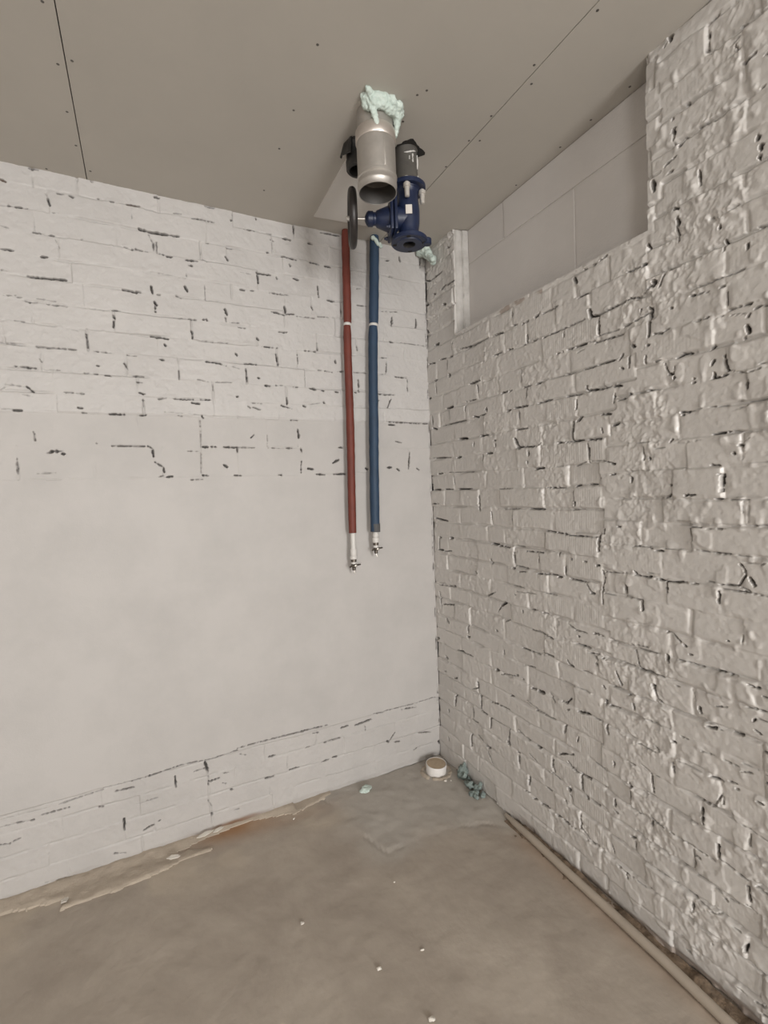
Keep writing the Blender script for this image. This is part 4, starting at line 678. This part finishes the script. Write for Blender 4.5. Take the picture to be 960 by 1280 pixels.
# ------------------------------------------------------------------ the rest of the room behind the camera
bm = bmesh.new()
add_box(bm, -5.0, .128, -6.6, -6.4, 0, .55); add_box(bm, -5.0, .128, -6.6, -6.4, 2.35, H)
add_box(bm, -5.0, -4.3, -6.6, -6.4, .55, 2.35); add_box(bm, -2.8, -1.25, -6.6, -6.4, .55, 2.35); add_box(bm, -.25, .128, -6.6, -6.4, .55, 2.35)
tag(bm_obj('wall_rear', bm, 'plain', None, False), 'plain white rear wall with a window and an added second one', kind='structure')
bm = bmesh.new(); add_box(bm, -5.2, -5.0, -6.6, .30, 0, H); tag(bm_obj('wall_side', bm, 'plain', None, False), 'plain white side wall', kind='structure')
for n_, x0, wd in ((1, -1.25, 1.0), (2, -4.3, 1.5)):  # second window is unseen, added to go with the fill light
    w = empty('window_%d' % n_, (x0+wd/2, -6.5, .55)); tag(w, 'unseen window in the rear wall', kind='structure')
    bm = bmesh.new(); x1 = x0+wd; xm = x0+wd/2
    add_box(bm, x0, x0+.06, -6.53, -6.47, .55, 2.35); add_box(bm, x1-.06, x1, -6.53, -6.47, .55, 2.35)
    add_box(bm, x0+.06, x1-.06, -6.53, -6.47, .55, .61); add_box(bm, x0+.06, x1-.06, -6.53, -6.47, 2.29, 2.35); add_box(bm, xm-.03, xm+.03, -6.53, -6.47, .61, 2.29)
    bm_obj('window_frame', bm, 'wood', w, False)
    for a, b in ((x0+.06, xm-.03), (xm+.03, x1-.06)):
        bm = bmesh.new(); add_box(bm, a, b, -6.506, -6.5, .61, 2.29); bm_obj('pane', bm, 'glass', w, False)

# ------------------------------------------------------------------ ceiling: plasterboard sheets with open seams
ceil = bm_ = bmesh.new(); add_box(bm_, -5.2, .30, -6.6, .30, H+.0135, H+.12)
ceil = tag(bm_obj('ceiling', bm_, 'hole', None, False), 'grey plasterboard ceiling with open seams', kind='structure')
SEAM = [(-5.0, -2.994), (-2.991, -1.6425), (-1.6395, -.2915), (-.2885, .127)]
sheets = []
for a, b in SEAM:
    bm = bmesh.new(); add_box(bm, a, b, -6.4, .0 if b < .1 else .0, H, H+.0125, .001)
    sheets.append(bm_obj('plasterboard_sheet', bm, 'board', ceil, False))
for k, (x, y) in enumerate(SCREWS):
    bm = bmesh.new(); add_lathe(bm, (x, y, H+.003), (0, 0, -1), [(0, .0045), (.0032, .0045), (.0038, .003), (.0038, 0.0012)], 10)
    bm_obj('screw', bm, 'screw', sheets[1 if x < -1.641 else 2 if x < -.29 else 3])

# ------------------------------------------------------------------ floor
def floor():
    xc = np.unique(np.round(np.concatenate([np.arange(-5.0, -2.6, .1), np.arange(-2.6, .02, .012), [.128]]), 4))
    yc = np.unique(np.round(np.concatenate([np.arange(-6.4, -2.4, .1), np.arange(-2.4, .02, .012), [.128]]), 4))
    X, Y = np.meshgrid(xc, yc)
    h = .006*fbm(X, Y, 2.2, 201, 3) + .0022*fbm(X, Y, 14, 203, 3)
    # grey patch of newer screed in the corner, its broken edge a few mm high
    poly = [(-.80, .2), (-.760, .001), (-.697, -.159), (-.726, -.275), (-.678, -.382), (-.633, -.525), (-.497, -.514), (-.421, -.51), (-.158, -.575), (-.02, -.66), (.2, -.7), (.2, .2)]
    px = X + .02*fbm(X, Y, 8, 211, 3); py = Y + .02*fbm(X, Y, 8, 213, 3)
    ins = np.zeros(X.shape, bool); dist = np.full(X.shape, 9.0); wear = np.zeros(X.shape)
    for (x1, y1), (x2, y2) in zip(poly, poly[1:]+poly[:1]):
        cond = ((y1 > py) != (y2 > py)) & (px < (x2-x1)*(py-y1)/(y2-y1+1e-12)+x1); ins ^= cond
        t = np.clip(((px-x1)*(x2-x1)+(py-y1)*(y2-y1))/((x2-x1)**2+(y2-y1)**2), 0, 1)
        dist = np.minimum(dist, np.hypot(px-x1-t*(x2-x1), py-y1-t*(y2-y1)))
    sd = np.where(ins, dist, -dist); grey = .85*sstep(-.14, .08, sd+.09*fbm(X, Y, 6, 217, 3))
    h = h + .0022*sstep(-.008, .016, sd) + .003*ins*fbm(X, Y, 22, 219, 3) - .005*np.exp(-(sd/.007)**2)*sstep(-.1, .4, fbm(X, Y, 7, 221, 1))
    rust = .9*np.exp(-((X+1.20)/.17)**2 - ((Y+.02)/.055)**2) + .25*np.exp(-((X+1.0)/.3)**2-((Y+.09)/.05)**2)
    tan = .8*np.exp(-((Y+.06)/.05)**2)*sstep(-.75, -.95, X)*0 + .7*sstep(-.15, .5, fbm(X, Y, 5, 231, 3))*np.exp(-((Y+.14)/.16)**2)*sstep(-.6, -.85, X)
    rb = np.exp(-((X+.05)/.06)**2)*sstep(-.65, -.8, Y); rust = np.maximum(rust, .28*rb)
    P = np.stack([X, Y, h-.003], -1)
    gx = np.gradient(h, xc, axis=1); gy = np.gradient(h, yc, axis=0)
    N = np.stack([-gx, -gy, np.ones_like(h)], -1); N /= np.linalg.norm(N, axis=-1)[..., None]
    o = grid_mesh('floor', np.nonzero(np.ones((X.shape[0]-1, X.shape[1]-1), bool)), P, N, {'grey': grey, 'rust': rust, 'tan': tan}, np.array([0, 0, -.15]), False, 'floor')
    tag(o, 'dusty bare concrete floor with a grey patch in the corner', kind='structure')
floor()

# ================================================================== OBJECTS
# ------------------------------------------------------------------ white board let into the ceiling near the left wall
bm = bmesh.new(); prof = [(-.692, -.122), (-.33, -.152), (-.345, -.56), (-.700, -.56)]
lo = [bm.verts.new((x, y, H-.004)) for x, y in prof]; hi = [bm.verts.new((x, y, H)) for x, y in prof]
bm.faces.new(lo); bm.faces.new(hi)
for k in range(4): bm.faces.new((lo[k], lo[(k+1) % 4], hi[(k+1) % 4], hi[k]))
tag(bm_obj('ceiling_patch_board', bm, 'board_white', None, False), 'white rectangular board fixed to the ceiling behind the steel duct', 'board')

# ------------------------------------------------------------------ steel duct stub
DX, DY, DR = -.693, -.806, .0685
duct = tag(empty('steel_duct', (DX, DY, H)), 'galvanised steel duct stub hanging open-ended from the ceiling', 'duct')
zb = 2.662
lathe('duct_tube', (DX, DY, H+.01), (0, 0, -1), [(0, DR-.004), (.075, DR-.004), (.075, DR-.002), (.10, DR+.0005), (H+.01-zb-.055, DR), (H+.01-zb-.052, DR+.003), (H+.01-zb-.044, DR+.003), (H+.01-zb-.041, DR),
      (H+.01-zb-.030, DR), (H+.01-zb-.027, DR+.002), (H+.01-zb-.020, DR+.002), (H+.01-zb-.017, DR), (H+.01-zb, DR), (H+.01-zb, DR-.0025), (H+.01-zb-.02, DR-.0025), (.02, DR-.0065), (.02, .001)], 'steel', duct, 64, False, 35)
lathe('duct_collar', (DX, DY, H-.068), (0, 0, -1), [(0, DR-.003), (0, DR+.001), (.004, DR+.0035), (.036, DR+.0035), (.040, DR+.001), (.040, DR-.003)], 'collar', duct, 64, False)
bm = bmesh.new(); add_box(bm, DX-.0045, DX+.0045, DY-DR-.0018, DY-DR+.004, zb+.06, H-.11, .001); bm_obj('duct_seam', bm, 'steel', duct)
lathe('duct_lining', (DX, DY, zb+.002), (0, 0, 1), [(0, DR-.003), (.19, DR-.0035), (.19, .002)], 'steel_in', duct, 64, False)
# cut-out in the plasterboard round the duct
def ragged_ring(name, cx, cy, r0, r1, z0, z1, m, parent, seed, n=44, amp=.012, lobes=()):
    rn = random.Random(seed); bm = bmesh.new(); A = []; Bv = []; Cc = []; w = 0.0
    for k in range(n):
        a = 2*math.pi*k/n; w = .6*w+.4*rn.uniform(-amp, amp)*1.6; q = r1 + w
        for a0, s_, h_ in lobes:
            d = (a-math.radians(a0)+math.pi) % (2*math.pi)-math.pi; q += h_*math.exp(-(d/s_)**2)
        A.append(bm.verts.new((cx+r0*math.cos(a), cy+r0*math.sin(a), z0))); Bv.append(bm.verts.new((cx+q*math.cos(a), cy+q*math.sin(a), z0))); Cc.append(bm.verts.new((cx+q*math.cos(a), cy+q*math.sin(a), z1)))
    for k in range(n):
        j = (k+1) % n; bm.faces.new((A[k], A[j], Bv[j], Bv[k])); bm.faces.new((Bv[k], Bv[j], Cc[j], Cc[k]))
    return bm_obj(name, bm, m, parent, False)
ragged_ring('cutout_edge', DX, DY, DR-.004, DR+.012, H-.0012, H+.002, 'board', duct, 3, amp=.008)

# pale foam squeezed out between duct and ceiling
fb = []
rn = random.Random(8)
for k in range(34):
    a = math.radians(-140 + 118*k/33)
    for lv in range(2):
        r = DR+.006+.010*(1-lv)+rn.uniform(-.003, .006)
        fb.append((DX+r*math.cos(a), DY+r*math.sin(a), H-.008-.016*lv-rn.uniform(0, .006), .0125+rn.uniform(0, .005)))
for k in range(7): fb.append((-.742+.004*k, -.876+.0012*k, H-.020-.0105*k, .0165-.0013*k))       # left run
for k in range(7): fb.append((-.630+.0005*k, -.866+.005*k, H-.018-.0095*k, .0150-.0010*k))        # right run
for k in range(4): fb.append((-.748-.005*k, -.886-.005*k, H-.008, .014-.0012*k))
fb += [(-.72, -.888, H-.014, .019), (-.70, -.892, H-.014, .018), (-.665, -.890, H-.014, .018), (-.64, -.885, H-.014, .017), (-.735, -.884, H-.026, .017), (-.69, -.888, H-.026, .012)]
fo = blob('expanding_foam', fb, 'foam', voxel=.003, seed=4, disp=.006, dsize=.008)
tag(fo, 'pale green expanding foam oozing round the top of the steel duct', 'foam')

# ------------------------------------------------------------------ black sleeve behind the duct
SX, SY = -.686, -.640
sl = tag(empty('black_pipe_sleeve', (SX, SY, H)), 'torn black rubber pipe sleeve hanging from the ceiling behind the duct', 'sleeve')
lathe('sleeve', (SX, SY, H), (0, 0, -1), [(0, .050), (.012, .052), (.02, .047), (.06, .046), (.066, .049), (.094, .048), (.098, .044), (.098, .036), (.03, .036), (.03, .001)], 'rubber', sl, 36, False)
bm = bmesh.new(); pv = None
for k in range(9):
    a = math.radians(150+9*k); r = .052+.004*math.sin(k)
    t0 = .0 if k else 0; ring = [bm.verts.new((SX+rr*math.cos(a), SY+rr*math.sin(a), z)) for rr, z in ((r, H-.001), (r+.016, H-.045-.003*k), (r+.013, H-.046-.003*k), (r-.003, H-.001))]
    if pv:
        for q in range(4): bm.faces.new((pv[q], pv[(q+1) % 4], ring[(q+1) % 4], ring[q]))
    else: bm.faces.new(ring)
    pv = ring
bm.faces.new(pv); bm_obj('torn_flap', bm, 'rubber', sl)

# ------------------------------------------------------------------ dark steel pipe down to the valve
VX, VY = -.496, -.683
dp = tag(empty('dark_steel_pipe', (VX, VY, H)), 'dark grey steel pipe with white paint drips coming through the ceiling', 'pipe')
lathe('pipe_tube', (VX, VY, H+.01), (0, 0, -1), [(0, .044), (.130, .044), (.135, .047), (.1450, .047)], 'dark_pipe', dp, 40)
ragged_ring('ceiling_hole', VX+.002, VY-.004, .042, .054, H-.0012, H+.004, 'hole', dp, 12, 40, .006, ((-15, .30, .026), (255, .4, .012), (60, .3, .010)))
rn = random.Random(2)
for a0, z1, L_ in ((-100, H-.035, .030), (-62, H-.028, .052), (-60, H-.105, .035), (-118, H-.045, .012), (-40, H-.03, .03)):
    a = math.radians(a0+14); pts = [(VX+.0445*math.cos(a+.05*math.sin(3*k)), VY+.0445*math.sin(a+.05*math.sin(3*k)), z1-L_*k/5) for k in range(6)]
    tube('paint_drip', pts, [.0016+.0016*rn.random() for _ in range(6)], 'drip', dp, 8)
pts = [(VX+.0455*math.cos(math.radians(a)), VY+.0455*math.sin(math.radians(a)), H-.026-.006*math.cos(math.radians(a*3))) for a in range(-130, -58, 8)]
tube('paint_drip', pts, [.0008, .002, .003, .0024, .0034, .0022, .0028, .0018, .0008], 'drip', dp, 8)

# ------------------------------------------------------------------ blue gate valve with handwheel
gv = tag(empty('gate_valve', (VX, VY, 2.578)), 'blue cast-iron gate valve with flanges hanging below the dark pipe', 'valve')
zt = 2.803; zl = 2.578
def flange(name, z0, z1, R_, bore):
    prof = [(0, bore), (0, R_*.68), (.003, R_*.70), (.003, R_-.003), (.006, R_), (z1-z0-.003, R_), (z1-z0, R_-.003), (z1-z0, .04), (z1-z0, bore if name == 'upper_flange' else bore)]
    return lathe(name, (VX, VY, z0), (0, 0, 1), prof, 'blue', gv, 48, False, 30)
flange('upper_flange', zt-.020, zt, .0725, .02)
fl = flange('lower_flange', zl, zl+.021, .0725, .0245)
lathe('bore', (VX, VY, zl), (0, 0, 1), [(0, .0245), (.05, .024), (.05, .001)], 'hole', fl, 32, False)
lathe('valve_body', (VX, VY, zl+.02), (0, 0, 1), [(0, .046), (.010, .040), (.035, .040), (.06, .044), (.10, .046), (.14, .043), (.165, .040), (.178, .042), (.188, .048)], 'blue', gv, 40, True)
AX = Vector((-.935, .355, 0)).normalized(); AC = Vector((VX, VY, 2.676))
a_, u_, v_ = frame_of(AX)
def plate(name, d0, d1, hw, hh, m, par, bev=.006):
    bm = bmesh.new(); add_box(bm, -hw, hw, -hh, hh, d0, d1, bev)
    X_, Y_, Z_ = Vector((AX.y, -AX.x, 0)), Vector((0, 0, 1)), AX
    for v in bm.verts: v.co = AC + X_*v.co.x + Y_*v.co.y + Z_*v.co.z
    return bm_obj(name, bm, m, par, True, 30)
lathe('body_neck', AC, AX, [(0, .044), (.05, .044), (.054, .048)], 'blue', gv, 32)
plate('body_flange', .050, .064, .060, .066, 'blue', gv)
bn = plate('bonnet_flange', .066, .080, .060, .066, 'blue', gv)
lathe('bonnet', AC+AX*.078, AX, [(0, .048), (.012, .044), (.034, .036), (.050, .030), (.054, .024), (.062, .024), (.066, .028), (.084, .028), (.090, .022), (.096, .010)], 'blue', gv, 32)
for sx, sz in ((-1, -1), (-1, 1), (1, -1), (1, 1)):
    p = AC + Vector((AX.y, -AX.x, 0))*(.046*sx) + Vector((0, 0, .052*sz))
    lathe('bonnet_bolt', p+AX*.078, AX, [(0, .0075), (.010, .0075), (.011, .005), (.017, .005)], 'blue', gv, 6)
lathe('stem', AC+AX*.165, AX, [(0, .0055), (.075, .0055)], 'valve_light', gv, 16)
hw = link('handwheel', bpy.data.meshes.new('handwheel'), 'wheel', gv)
bm = bmesh.new(); wc = AC+AX*.224
add_torus(bm, wc, AX, .092, .0155, 48, 12); bm.to_mesh(hw.data); bm.free(); hw.data.polygons.foreach_set('use_smooth', [True]*len(hw.data.polygons))
for k in range(5):
    an = 2*math.pi*k/5+.4; d = u_*math.cos(an)+v_*math.sin(an)
    tube('spoke', [wc+d*.012-AX*.004, wc+d*.05-AX*.006, wc+d*.090], [.009, .0065, .007], 'wheel', hw, 10)
lathe('hub', wc-AX*.014, AX, [(0, .014), (.022, .014), (.026, .010)], 'wheel', hw, 24)
lathe('wheel_nut', wc+AX*.012, AX, [(0, .009), (.010, .009), (.012, .005)], 'bolt', hw, 6)
for a0 in (-122, -32, 58, 148):
    a = math.radians(a0); x, y = VX+.058*math.cos(a), VY+.058*math.sin(a)
    bo = lathe('flange_bolt', (x, y, zt+.004), (0, 0, -1), [(0, .0085), (.026, .0085), (.026, .0140), (.038, .0140), (.040, .0100), (.074, .0095), (.076, .007)], 'bolt', gv, 12)
    bo['label'] = 'pale zinc bolt'
for a0 in (-77, 13, 103, 193):
    a = math.radians(a0+45); x, y = VX+.058*math.cos(a), VY+.058*math.sin(a)
    lathe('bolt_hole', (x, y, zl+.0025), (0, 0, 1), [(0, .009), (.012, .009)], 'hole', fl, 14)
# lug on the right of the lower flange
lg = Vector((VX+.066, VY-.030, zl+.010)); lathe('lug', lg-Vector((0, 0, .012)), (0, 0, 1), [(0, .014), (.003, .017), (.022, .017), (.026, .012)], 'blue', gv, 20)
bm = bmesh.new(); pd = Vector((-.45, -.893, 0)); pt = Vector((VX, VY, 2.690)) + pd*.046; sx_ = Vector((.893, -.45, 0))
for dx, dz in ((-.0125, -.017), (.0125, -.017), (.0125, .017), (-.0125, .017)): bm.verts.new(pt+sx_*dx+Vector((0, 0, dz)))
bm.verts.ensure_lookup_table(); f_ = bm.faces.new(bm.verts); ex = bmesh.ops.extrude_face_region(bm, geom=[f_])
for v in [g for g in ex['geom'] if isinstance(g, bmesh.types.BMVert)]: v.co += pd*.003
bm_obj('label_plate', bm, 'plate', gv, False)

tag(blob('expanding_foam', [(-.352+.006*k, -.098+.002*k, 2.905-.006*k, .010) for k in range(4)]+[(-.318, -.092, 2.878, .010), (-.322, -.088, 2.893, .009), (-.362, -.09, 2.915, .012)], 'foam', voxel=.003, seed=3, disp=.004, dsize=.008), 'tiny pale green foam lump at the top of the blue insulated pipe', 'foam')
# foam in the corner of ceiling and right wall
cf = [(-.016-.003*k, -.040-.016*k, H-.012-.013*k, .027-.0014*k) for k in range(8)] + [(-.040, -.045, H-.016, .030), (-.034, -.075, H-.022, .030), (-.022, -.135, H-.105, .018), (-.022, -.125, H-.085, .021), (-.03, -.10, H-.05, .024)]
tag(blob('expanding_foam', cf, 'foam', voxel=.0038, seed=9, disp=.008, dsize=.011), 'pale green foam lump in the ceiling corner behind the blue valve', 'foam')

# ------------------------------------------------------------------ two insulated pipes on the left wall
def riser(name, label, colour, ins, pts, r, gap, zend, tail_z, tail, lever_dir):
    t = tag(empty(name, (pts[-1][0], pts[-1][1], tail_z)), label, 'pipe')
    def at(z):
        for p, q in zip(pts[:-1], pts[1:]):
            if p[2] >= z >= q[2]:
                k = (p[2]-z)/(p[2]-q[2]); return Vector((p[0]+(q[0]-p[0])*k, p[1]+(q[1]-p[1])*k, z))
        return Vector((pts[-1][0], pts[-1][1], z))
    def seg(nm, z1, z0, rr, m, n=26, wob=0.0, seed=1, par=t):
        rn = random.Random(seed); k = max(2, int((z1-z0)/.03)); L_ = []; R_ = []
        for i in range(k+1):
            z = z1+(z0-z1)*i/k; p = at(z)
            if wob: p = p+Vector((wob*math.sin(z*7+seed), 0, 0))
            L_.append(p); R_.append(rr*(1+(rn.uniform(-.04, .04) if wob else 0)))
        if wob:
            R_[0] *= .86; R_[-1] *= .97
        return tube(nm, L_, R_, m, par, n)
    seg('insulation_sleeve', H, gap+.007, r, ins, wob=.0015, seed=3)
    s2 = seg('insulation_sleeve', gap-.007, zend, r, ins, wob=.0015, seed=7)
    seg('core_pipe', H-.01, tail_z+.04, .0135, 'ppr', 18)
    p = at(gap); lathe('joint_tape', p+Vector((0, 0, .008)), (0, 0, -1), [(0, r*.80), (.004, r*.92), (.012, r*.92), (.016, r*.80)], 'ppr', t, 24)
    # clip holding the sleeve joint to the wall
    tube('wall_clip', [p+Vector((.012, 0, 0)), p+Vector((.018, .03, 0)), Vector((p.x+.018, .0, gap))], .005, 'ppr', t, 8)
    if colour == 'blue':
        o = seg('bare_sleeve_end', zend+.040, zend-.004, r*1.015, 'grey_ins', 24, par=t); o['label'] = 'dark grey uncoloured end of the sleeve'
    for (z1, z0, rr) in tail:
        q = at(z1); lathe('socket', q, (0, 0, -1), [(0, rr*.9), (.003, rr), (z1-z0-.003, rr), (z1-z0, rr*.9)], 'ppr', t, 24)
    zz = tail[-1][1]; q = at(zz)
    v = lathe('drain_valve', q+Vector((0, 0, .002)), (0, 0, -1), [(0, .015), (.016, .015), (.018, .0115), (.026, .0115), (.030, .015), (.042, .015), (.046, .010), (.060, .0095), (.062, .006)], 'brass', t, 12)
    c0 = q-Vector((0, 0, .034))
    tube('lever', [c0+Vector((-.026, -.004, -.006)), c0+Vector((-.008, -.013, 0)), c0+Vector((.010, -.013, .003)), c0+Vector((.034, -.010, .004))], [.0042, .005, .005, .0038], 'brass', v, 8)
    lathe('lever_screw', c0+Vector((.004, -.010, 0)), (0, -1, 0), [(0, .0075), (.009, .0075), (.011, .005)], 'valve_light', v, 14)
    tube('spout', [q-Vector((0, 0, .058)), q-Vector((-.002, .002, .070)), q-Vector((-.006, .004, .078))], [.005, .0045, .003], 'valve_light', v, 8)
    return t
riser('insulated_pipe', 'red insulated pipe running down the left wall to a small drain valve', 'red', 'red_ins',
      [(-.502, -.060, H+.01), (-.516, -.062, 2.461), (-.527, -.062, 1.827), (-.5345, -.062, 1.383), (-.538, -.062, 1.15)], .0208, 2.462, 1.383, 1.18, [(1.30, 1.262, .0165), (1.262, 1.245, .0185)], 1)
riser('insulated_pipe', 'blue insulated pipe running down the left wall beside the red one', 'blue', 'blue_ins',
      [(-.338, -.065, H+.01), (-.350, -.065, 2.75), (-.3635, -.065, 2.55), (-.374, -.065, 2.35), (-.385, -.065, 2.1), (-.395, -.065, 1.827), (-.4045, -.065, 1.383), (-.408, -.065, 1.2)], .0255, 2.475, 1.383, 1.25, [(1.372, 1.352, .0165), (1.350, 1.322, .0185)], 1)

# ------------------------------------------------------------------ along the foot of the right wall
rod = [(-.020, -.60, .004), (-.030, -.68, .012), (-.036, -.80, .016), (-.046, -1.0, .017), (-.051, -1.2, .017), (-.058, -1.42, .0175), (-.070, -1.60, .017), (-.082, -1.9, .017), (-.095, -2.4, .017), (-.11, -2.9, .017)]
tag(tube('floor_pipe', rod, [.009, .014]+[.0165]*8, 'rod', None, 20), 'long beige plastic pipe lying along the foot of the right wall', 'pipe')
def rubble(name, m, label, x0, x1, y0, y1, hfun, seed, step=.008, cat='debris', kind='stuff'):
    xc = np.arange(x0, x1+1e-6, step); yc = np.arange(y0, y1+1e-6, step); X, Y = np.meshgrid(xc, yc); h = hfun(X, Y)
    gx = np.gradient(h, xc, axis=1); gy = np.gradient(h, yc, axis=0); N = np.stack([-gx, -gy, np.ones_like(h)], -1); N /= np.linalg.norm(N, axis=-1)[..., None]
    keep = (h[:-1, :-1] > 0) | (h[1:, 1:] > 0)
    o = grid_mesh(name, np.nonzero(keep), np.stack([X, Y, h], -1), N, {}, np.array([0, 0, -.012]), False, m)
    return tag(o, label, cat, kind=kind)
rubble('dirt_ridge', 'dirt', 'brown dirt and crumbled mortar between the beige pipe and wall', -.075, .012, -2.4, -.62,
       lambda X, Y: (.024*sstep(-.062, -.012, X)*(.55+.6*fbm(X, Y, 12, 301, 3))+.006*fbm(X, Y, 45, 303, 2)-.004)*sstep(-.62, -.75, Y), 1)
# broken mortar strip at the foot of the left wall
EDGE = [(-3.0, -.07), (-2.099, -.062), (-1.96, -.085), (-1.90, -.10), (-1.885, -.150), (-1.822, -.153), (-1.681, -.158), (-1.484, -.140), (-1.45, -.118), (-1.268, -.115), (-1.082, -.09), (-.802, -.05), (-.70, -.01)]
def strip_h(X, Y):
    ed = np.interp(X, [e[0] for e in EDGE], [e[1] for e in EDGE]) + .014*fbm(X, Y, 9, 311, 3)
    d = Y-ed
    h = .0065*sstep(0, .014, d)*(.55+.8*fbm(X, Y, 9, 313, 3)) + .010*sstep(-.06, .0, Y)*(X < -.9) + .002*fbm(X, Y, 40, 315, 2)
    hole = np.exp(-((X+1.905)/.035)**2-((Y+.112)/.018)**2)
    pit = np.exp(-((X+1.20)/.18)**2-((Y+.045)/.05)**2)
    return np.where(d > -.004, h-.016*hole-.026*pit, -.01)
rubble('mortar_strip', 'mortar', 'broken tan mortar strip along the foot of the left wall', -3.0, -.70, -.18, .012, strip_h, 2, .007, 'mortar', None)

# ------------------------------------------------------------------ small things on the floor
def cap(x, y, r, hgt):
    t = tag(empty('pipe_cap', (x, y, 0)), 'round white plastic pipe end filled with tan sand in the corner', 'pipe end')
    lathe('cap_wall', (x, y, -.004), (.03, -.05, 1), [(0, r*.97), (hgt-.004, r), (hgt, r-.001), (hgt, r-.0035), (hgt-.006, r-.004)], 'cup', t, 40, False)
    lathe('sand_fill', (x, y, hgt-.020), (.03, -.05, 1), [(0, r-.004), (.0145, r-.0030), (.0165, r*.6), (.0175, .003)], 'sand', t, 40)
    return t
cap(-.112, -.120, .058, .052)
rn = random.Random(31)
rubble('corner_crumbs', 'mortar', 'crumbled mortar heap round the white pipe end', -.21, .0, -.24, .0,
       lambda X, Y: .014*np.exp(-((np.hypot(X+.112, Y+.12)-.078)/.014)**2)*(.6+.8*fbm(X, Y, 30, 321, 3))-.004-.03*(np.hypot(X+.112, Y+.12) < .061), 3, .006)
fl_ = []
for k in range(26):
    t = rn.random(); fl_.append((-.012-.045*rn.random()*(.4+t), -.215-.215*t, .008+.05*rn.random()**2*(1.15-t), .010+.008*rn.random()))
fl_ += [(-.012, -.245, .055, .016), (-.012, -.265, .045, .016), (-.012, -.255, .075, .012), (-.02, -.40, .03, .012), (-.012, -.395, .045, .010)]
tag(blob('foam_debris', fl_, 'foam_dirty', voxel=.004, seed=12, disp=.012, dsize=.010, jit=.5), 'dirty green foam debris on the floor against the right wall', 'foam')
def chunk(name, x, y, r, m, label, cat, seed, flat=.6, z=.0):
    rn = random.Random(seed); bm = bmesh.new(); bmesh.ops.create_icosphere(bm, subdivisions=2, radius=1)
    ph = [rn.uniform(0, 6) for _ in range(6)]; sx, sy = rn.uniform(.8, 1.5), rn.uniform(.6, 1.0)
    for v in bm.verts:
        c = v.co.copy(); k = 1+.28*math.sin(3*c.x+ph[0])*math.sin(2.5*c.y+ph[1])+.2*math.sin(5*c.z+ph[2]+2*c.x)+rn.uniform(-.1, .1)
        v.co = Vector((x+c.x*k*r*sx, y+c.y*k*r*sy, z+max(c.z, -.55)*k*r*flat+r*flat*.5))
    return tag(bm_obj(name, bm, m, None, False), label, cat)
chunk('foam_crumb', -.531, -.080, .024, 'foam', 'small pale green foam crumb on the grey floor patch', 'foam', 1)
for k, (x, y, r, lb) in enumerate(((-1.064, -.682, .010, 'white plaster chip on the floor, leftmost of the loose ones'), (-.887, -.972, .011, 'white plaster chip on the brown floor, nearest but one to the front'),
        (-.726, -.985, .007, 'tiny white plaster chip right of the larger chip on the floor'), (-.814, -1.185, .012, 'white plaster chip at the front edge of the floor'),
        (-.932, -.105, .008, 'white plaster chip on the mortar strip by the left wall'), (-.677, -.683, .006, 'tiny pale chip on the floor below the grey patch edge'),
        (-.120, -.225, .009, 'pale crumb on the floor in front of the white pipe end'), (-.092, -.238, .007, 'small pale crumb between the pipe end and green foam'))):
    chunk('plaster_chip', x, y, r*.72, 'chip', lb, 'chip', 40+k, .7)
# flakes of paint lifted off at the foot of the left wall
for k, (x, y, z, L_, w, rz, lb) in enumerate(((-1.335, -.030, .026, .075, .020, .12, 'white paint flake lifted off the left wall foot above the rusty stain, left one'), (-1.275, -.028, .024, .050, .018, .3, 'white paint flake lifted off the left wall foot above the rusty stain, right one'),
        (-1.475, -.108, .022, .055, .020, -.2, 'pale mortar flake sticking up from the tan strip by the left wall'), (-1.875, -.135, .020, .035, .022, 1.0, 'pale mortar flake beside the hole in the tan strip'))):
    rn = random.Random(60+k); bm = bmesh.new(); n = 7; top = []; bot = []
    for i in range(n):
        t = i/(n-1)-.5; ww = w*(1-(2*abs(t))**2*.8)*rn.uniform(.75, 1.1)
        for s_ in (-1, 1):
            p = Vector((t*L_, s_*ww/2, .004*math.sin(3*t+k)+s_*-.003))
            p = Matrix.Rotation(rz, 3, 'Z') @ (Matrix.Rotation(.5, 3, 'X') @ p)
            top.append(bm.verts.new((x+p.x, y+p.y, z+p.z))); bot.append(bm.verts.new((x+p.x, y+p.y, z+p.z-.003)))
    for i in range(n-1):
        a, b, c_, d = 2*i, 2*i+1, 2*i+3, 2*i+2
        bm.faces.new([top[q] for q in (a, b, c_, d)]); bm.faces.new([bot[q] for q in (d, c_, b, a)])
        bm.faces.new((top[a], top[d], bot[d], bot[a])); bm.faces.new((top[c_], top[b], bot[b], bot[c_]))
    bm.faces.new((top[0], top[1], bot[1], bot[0])); bm.faces.new((top[-1], top[-2], bot[-2], bot[-1]))
    tag(bm_obj('paint_flake', bm, 'chip', None, False), lb, 'flake')
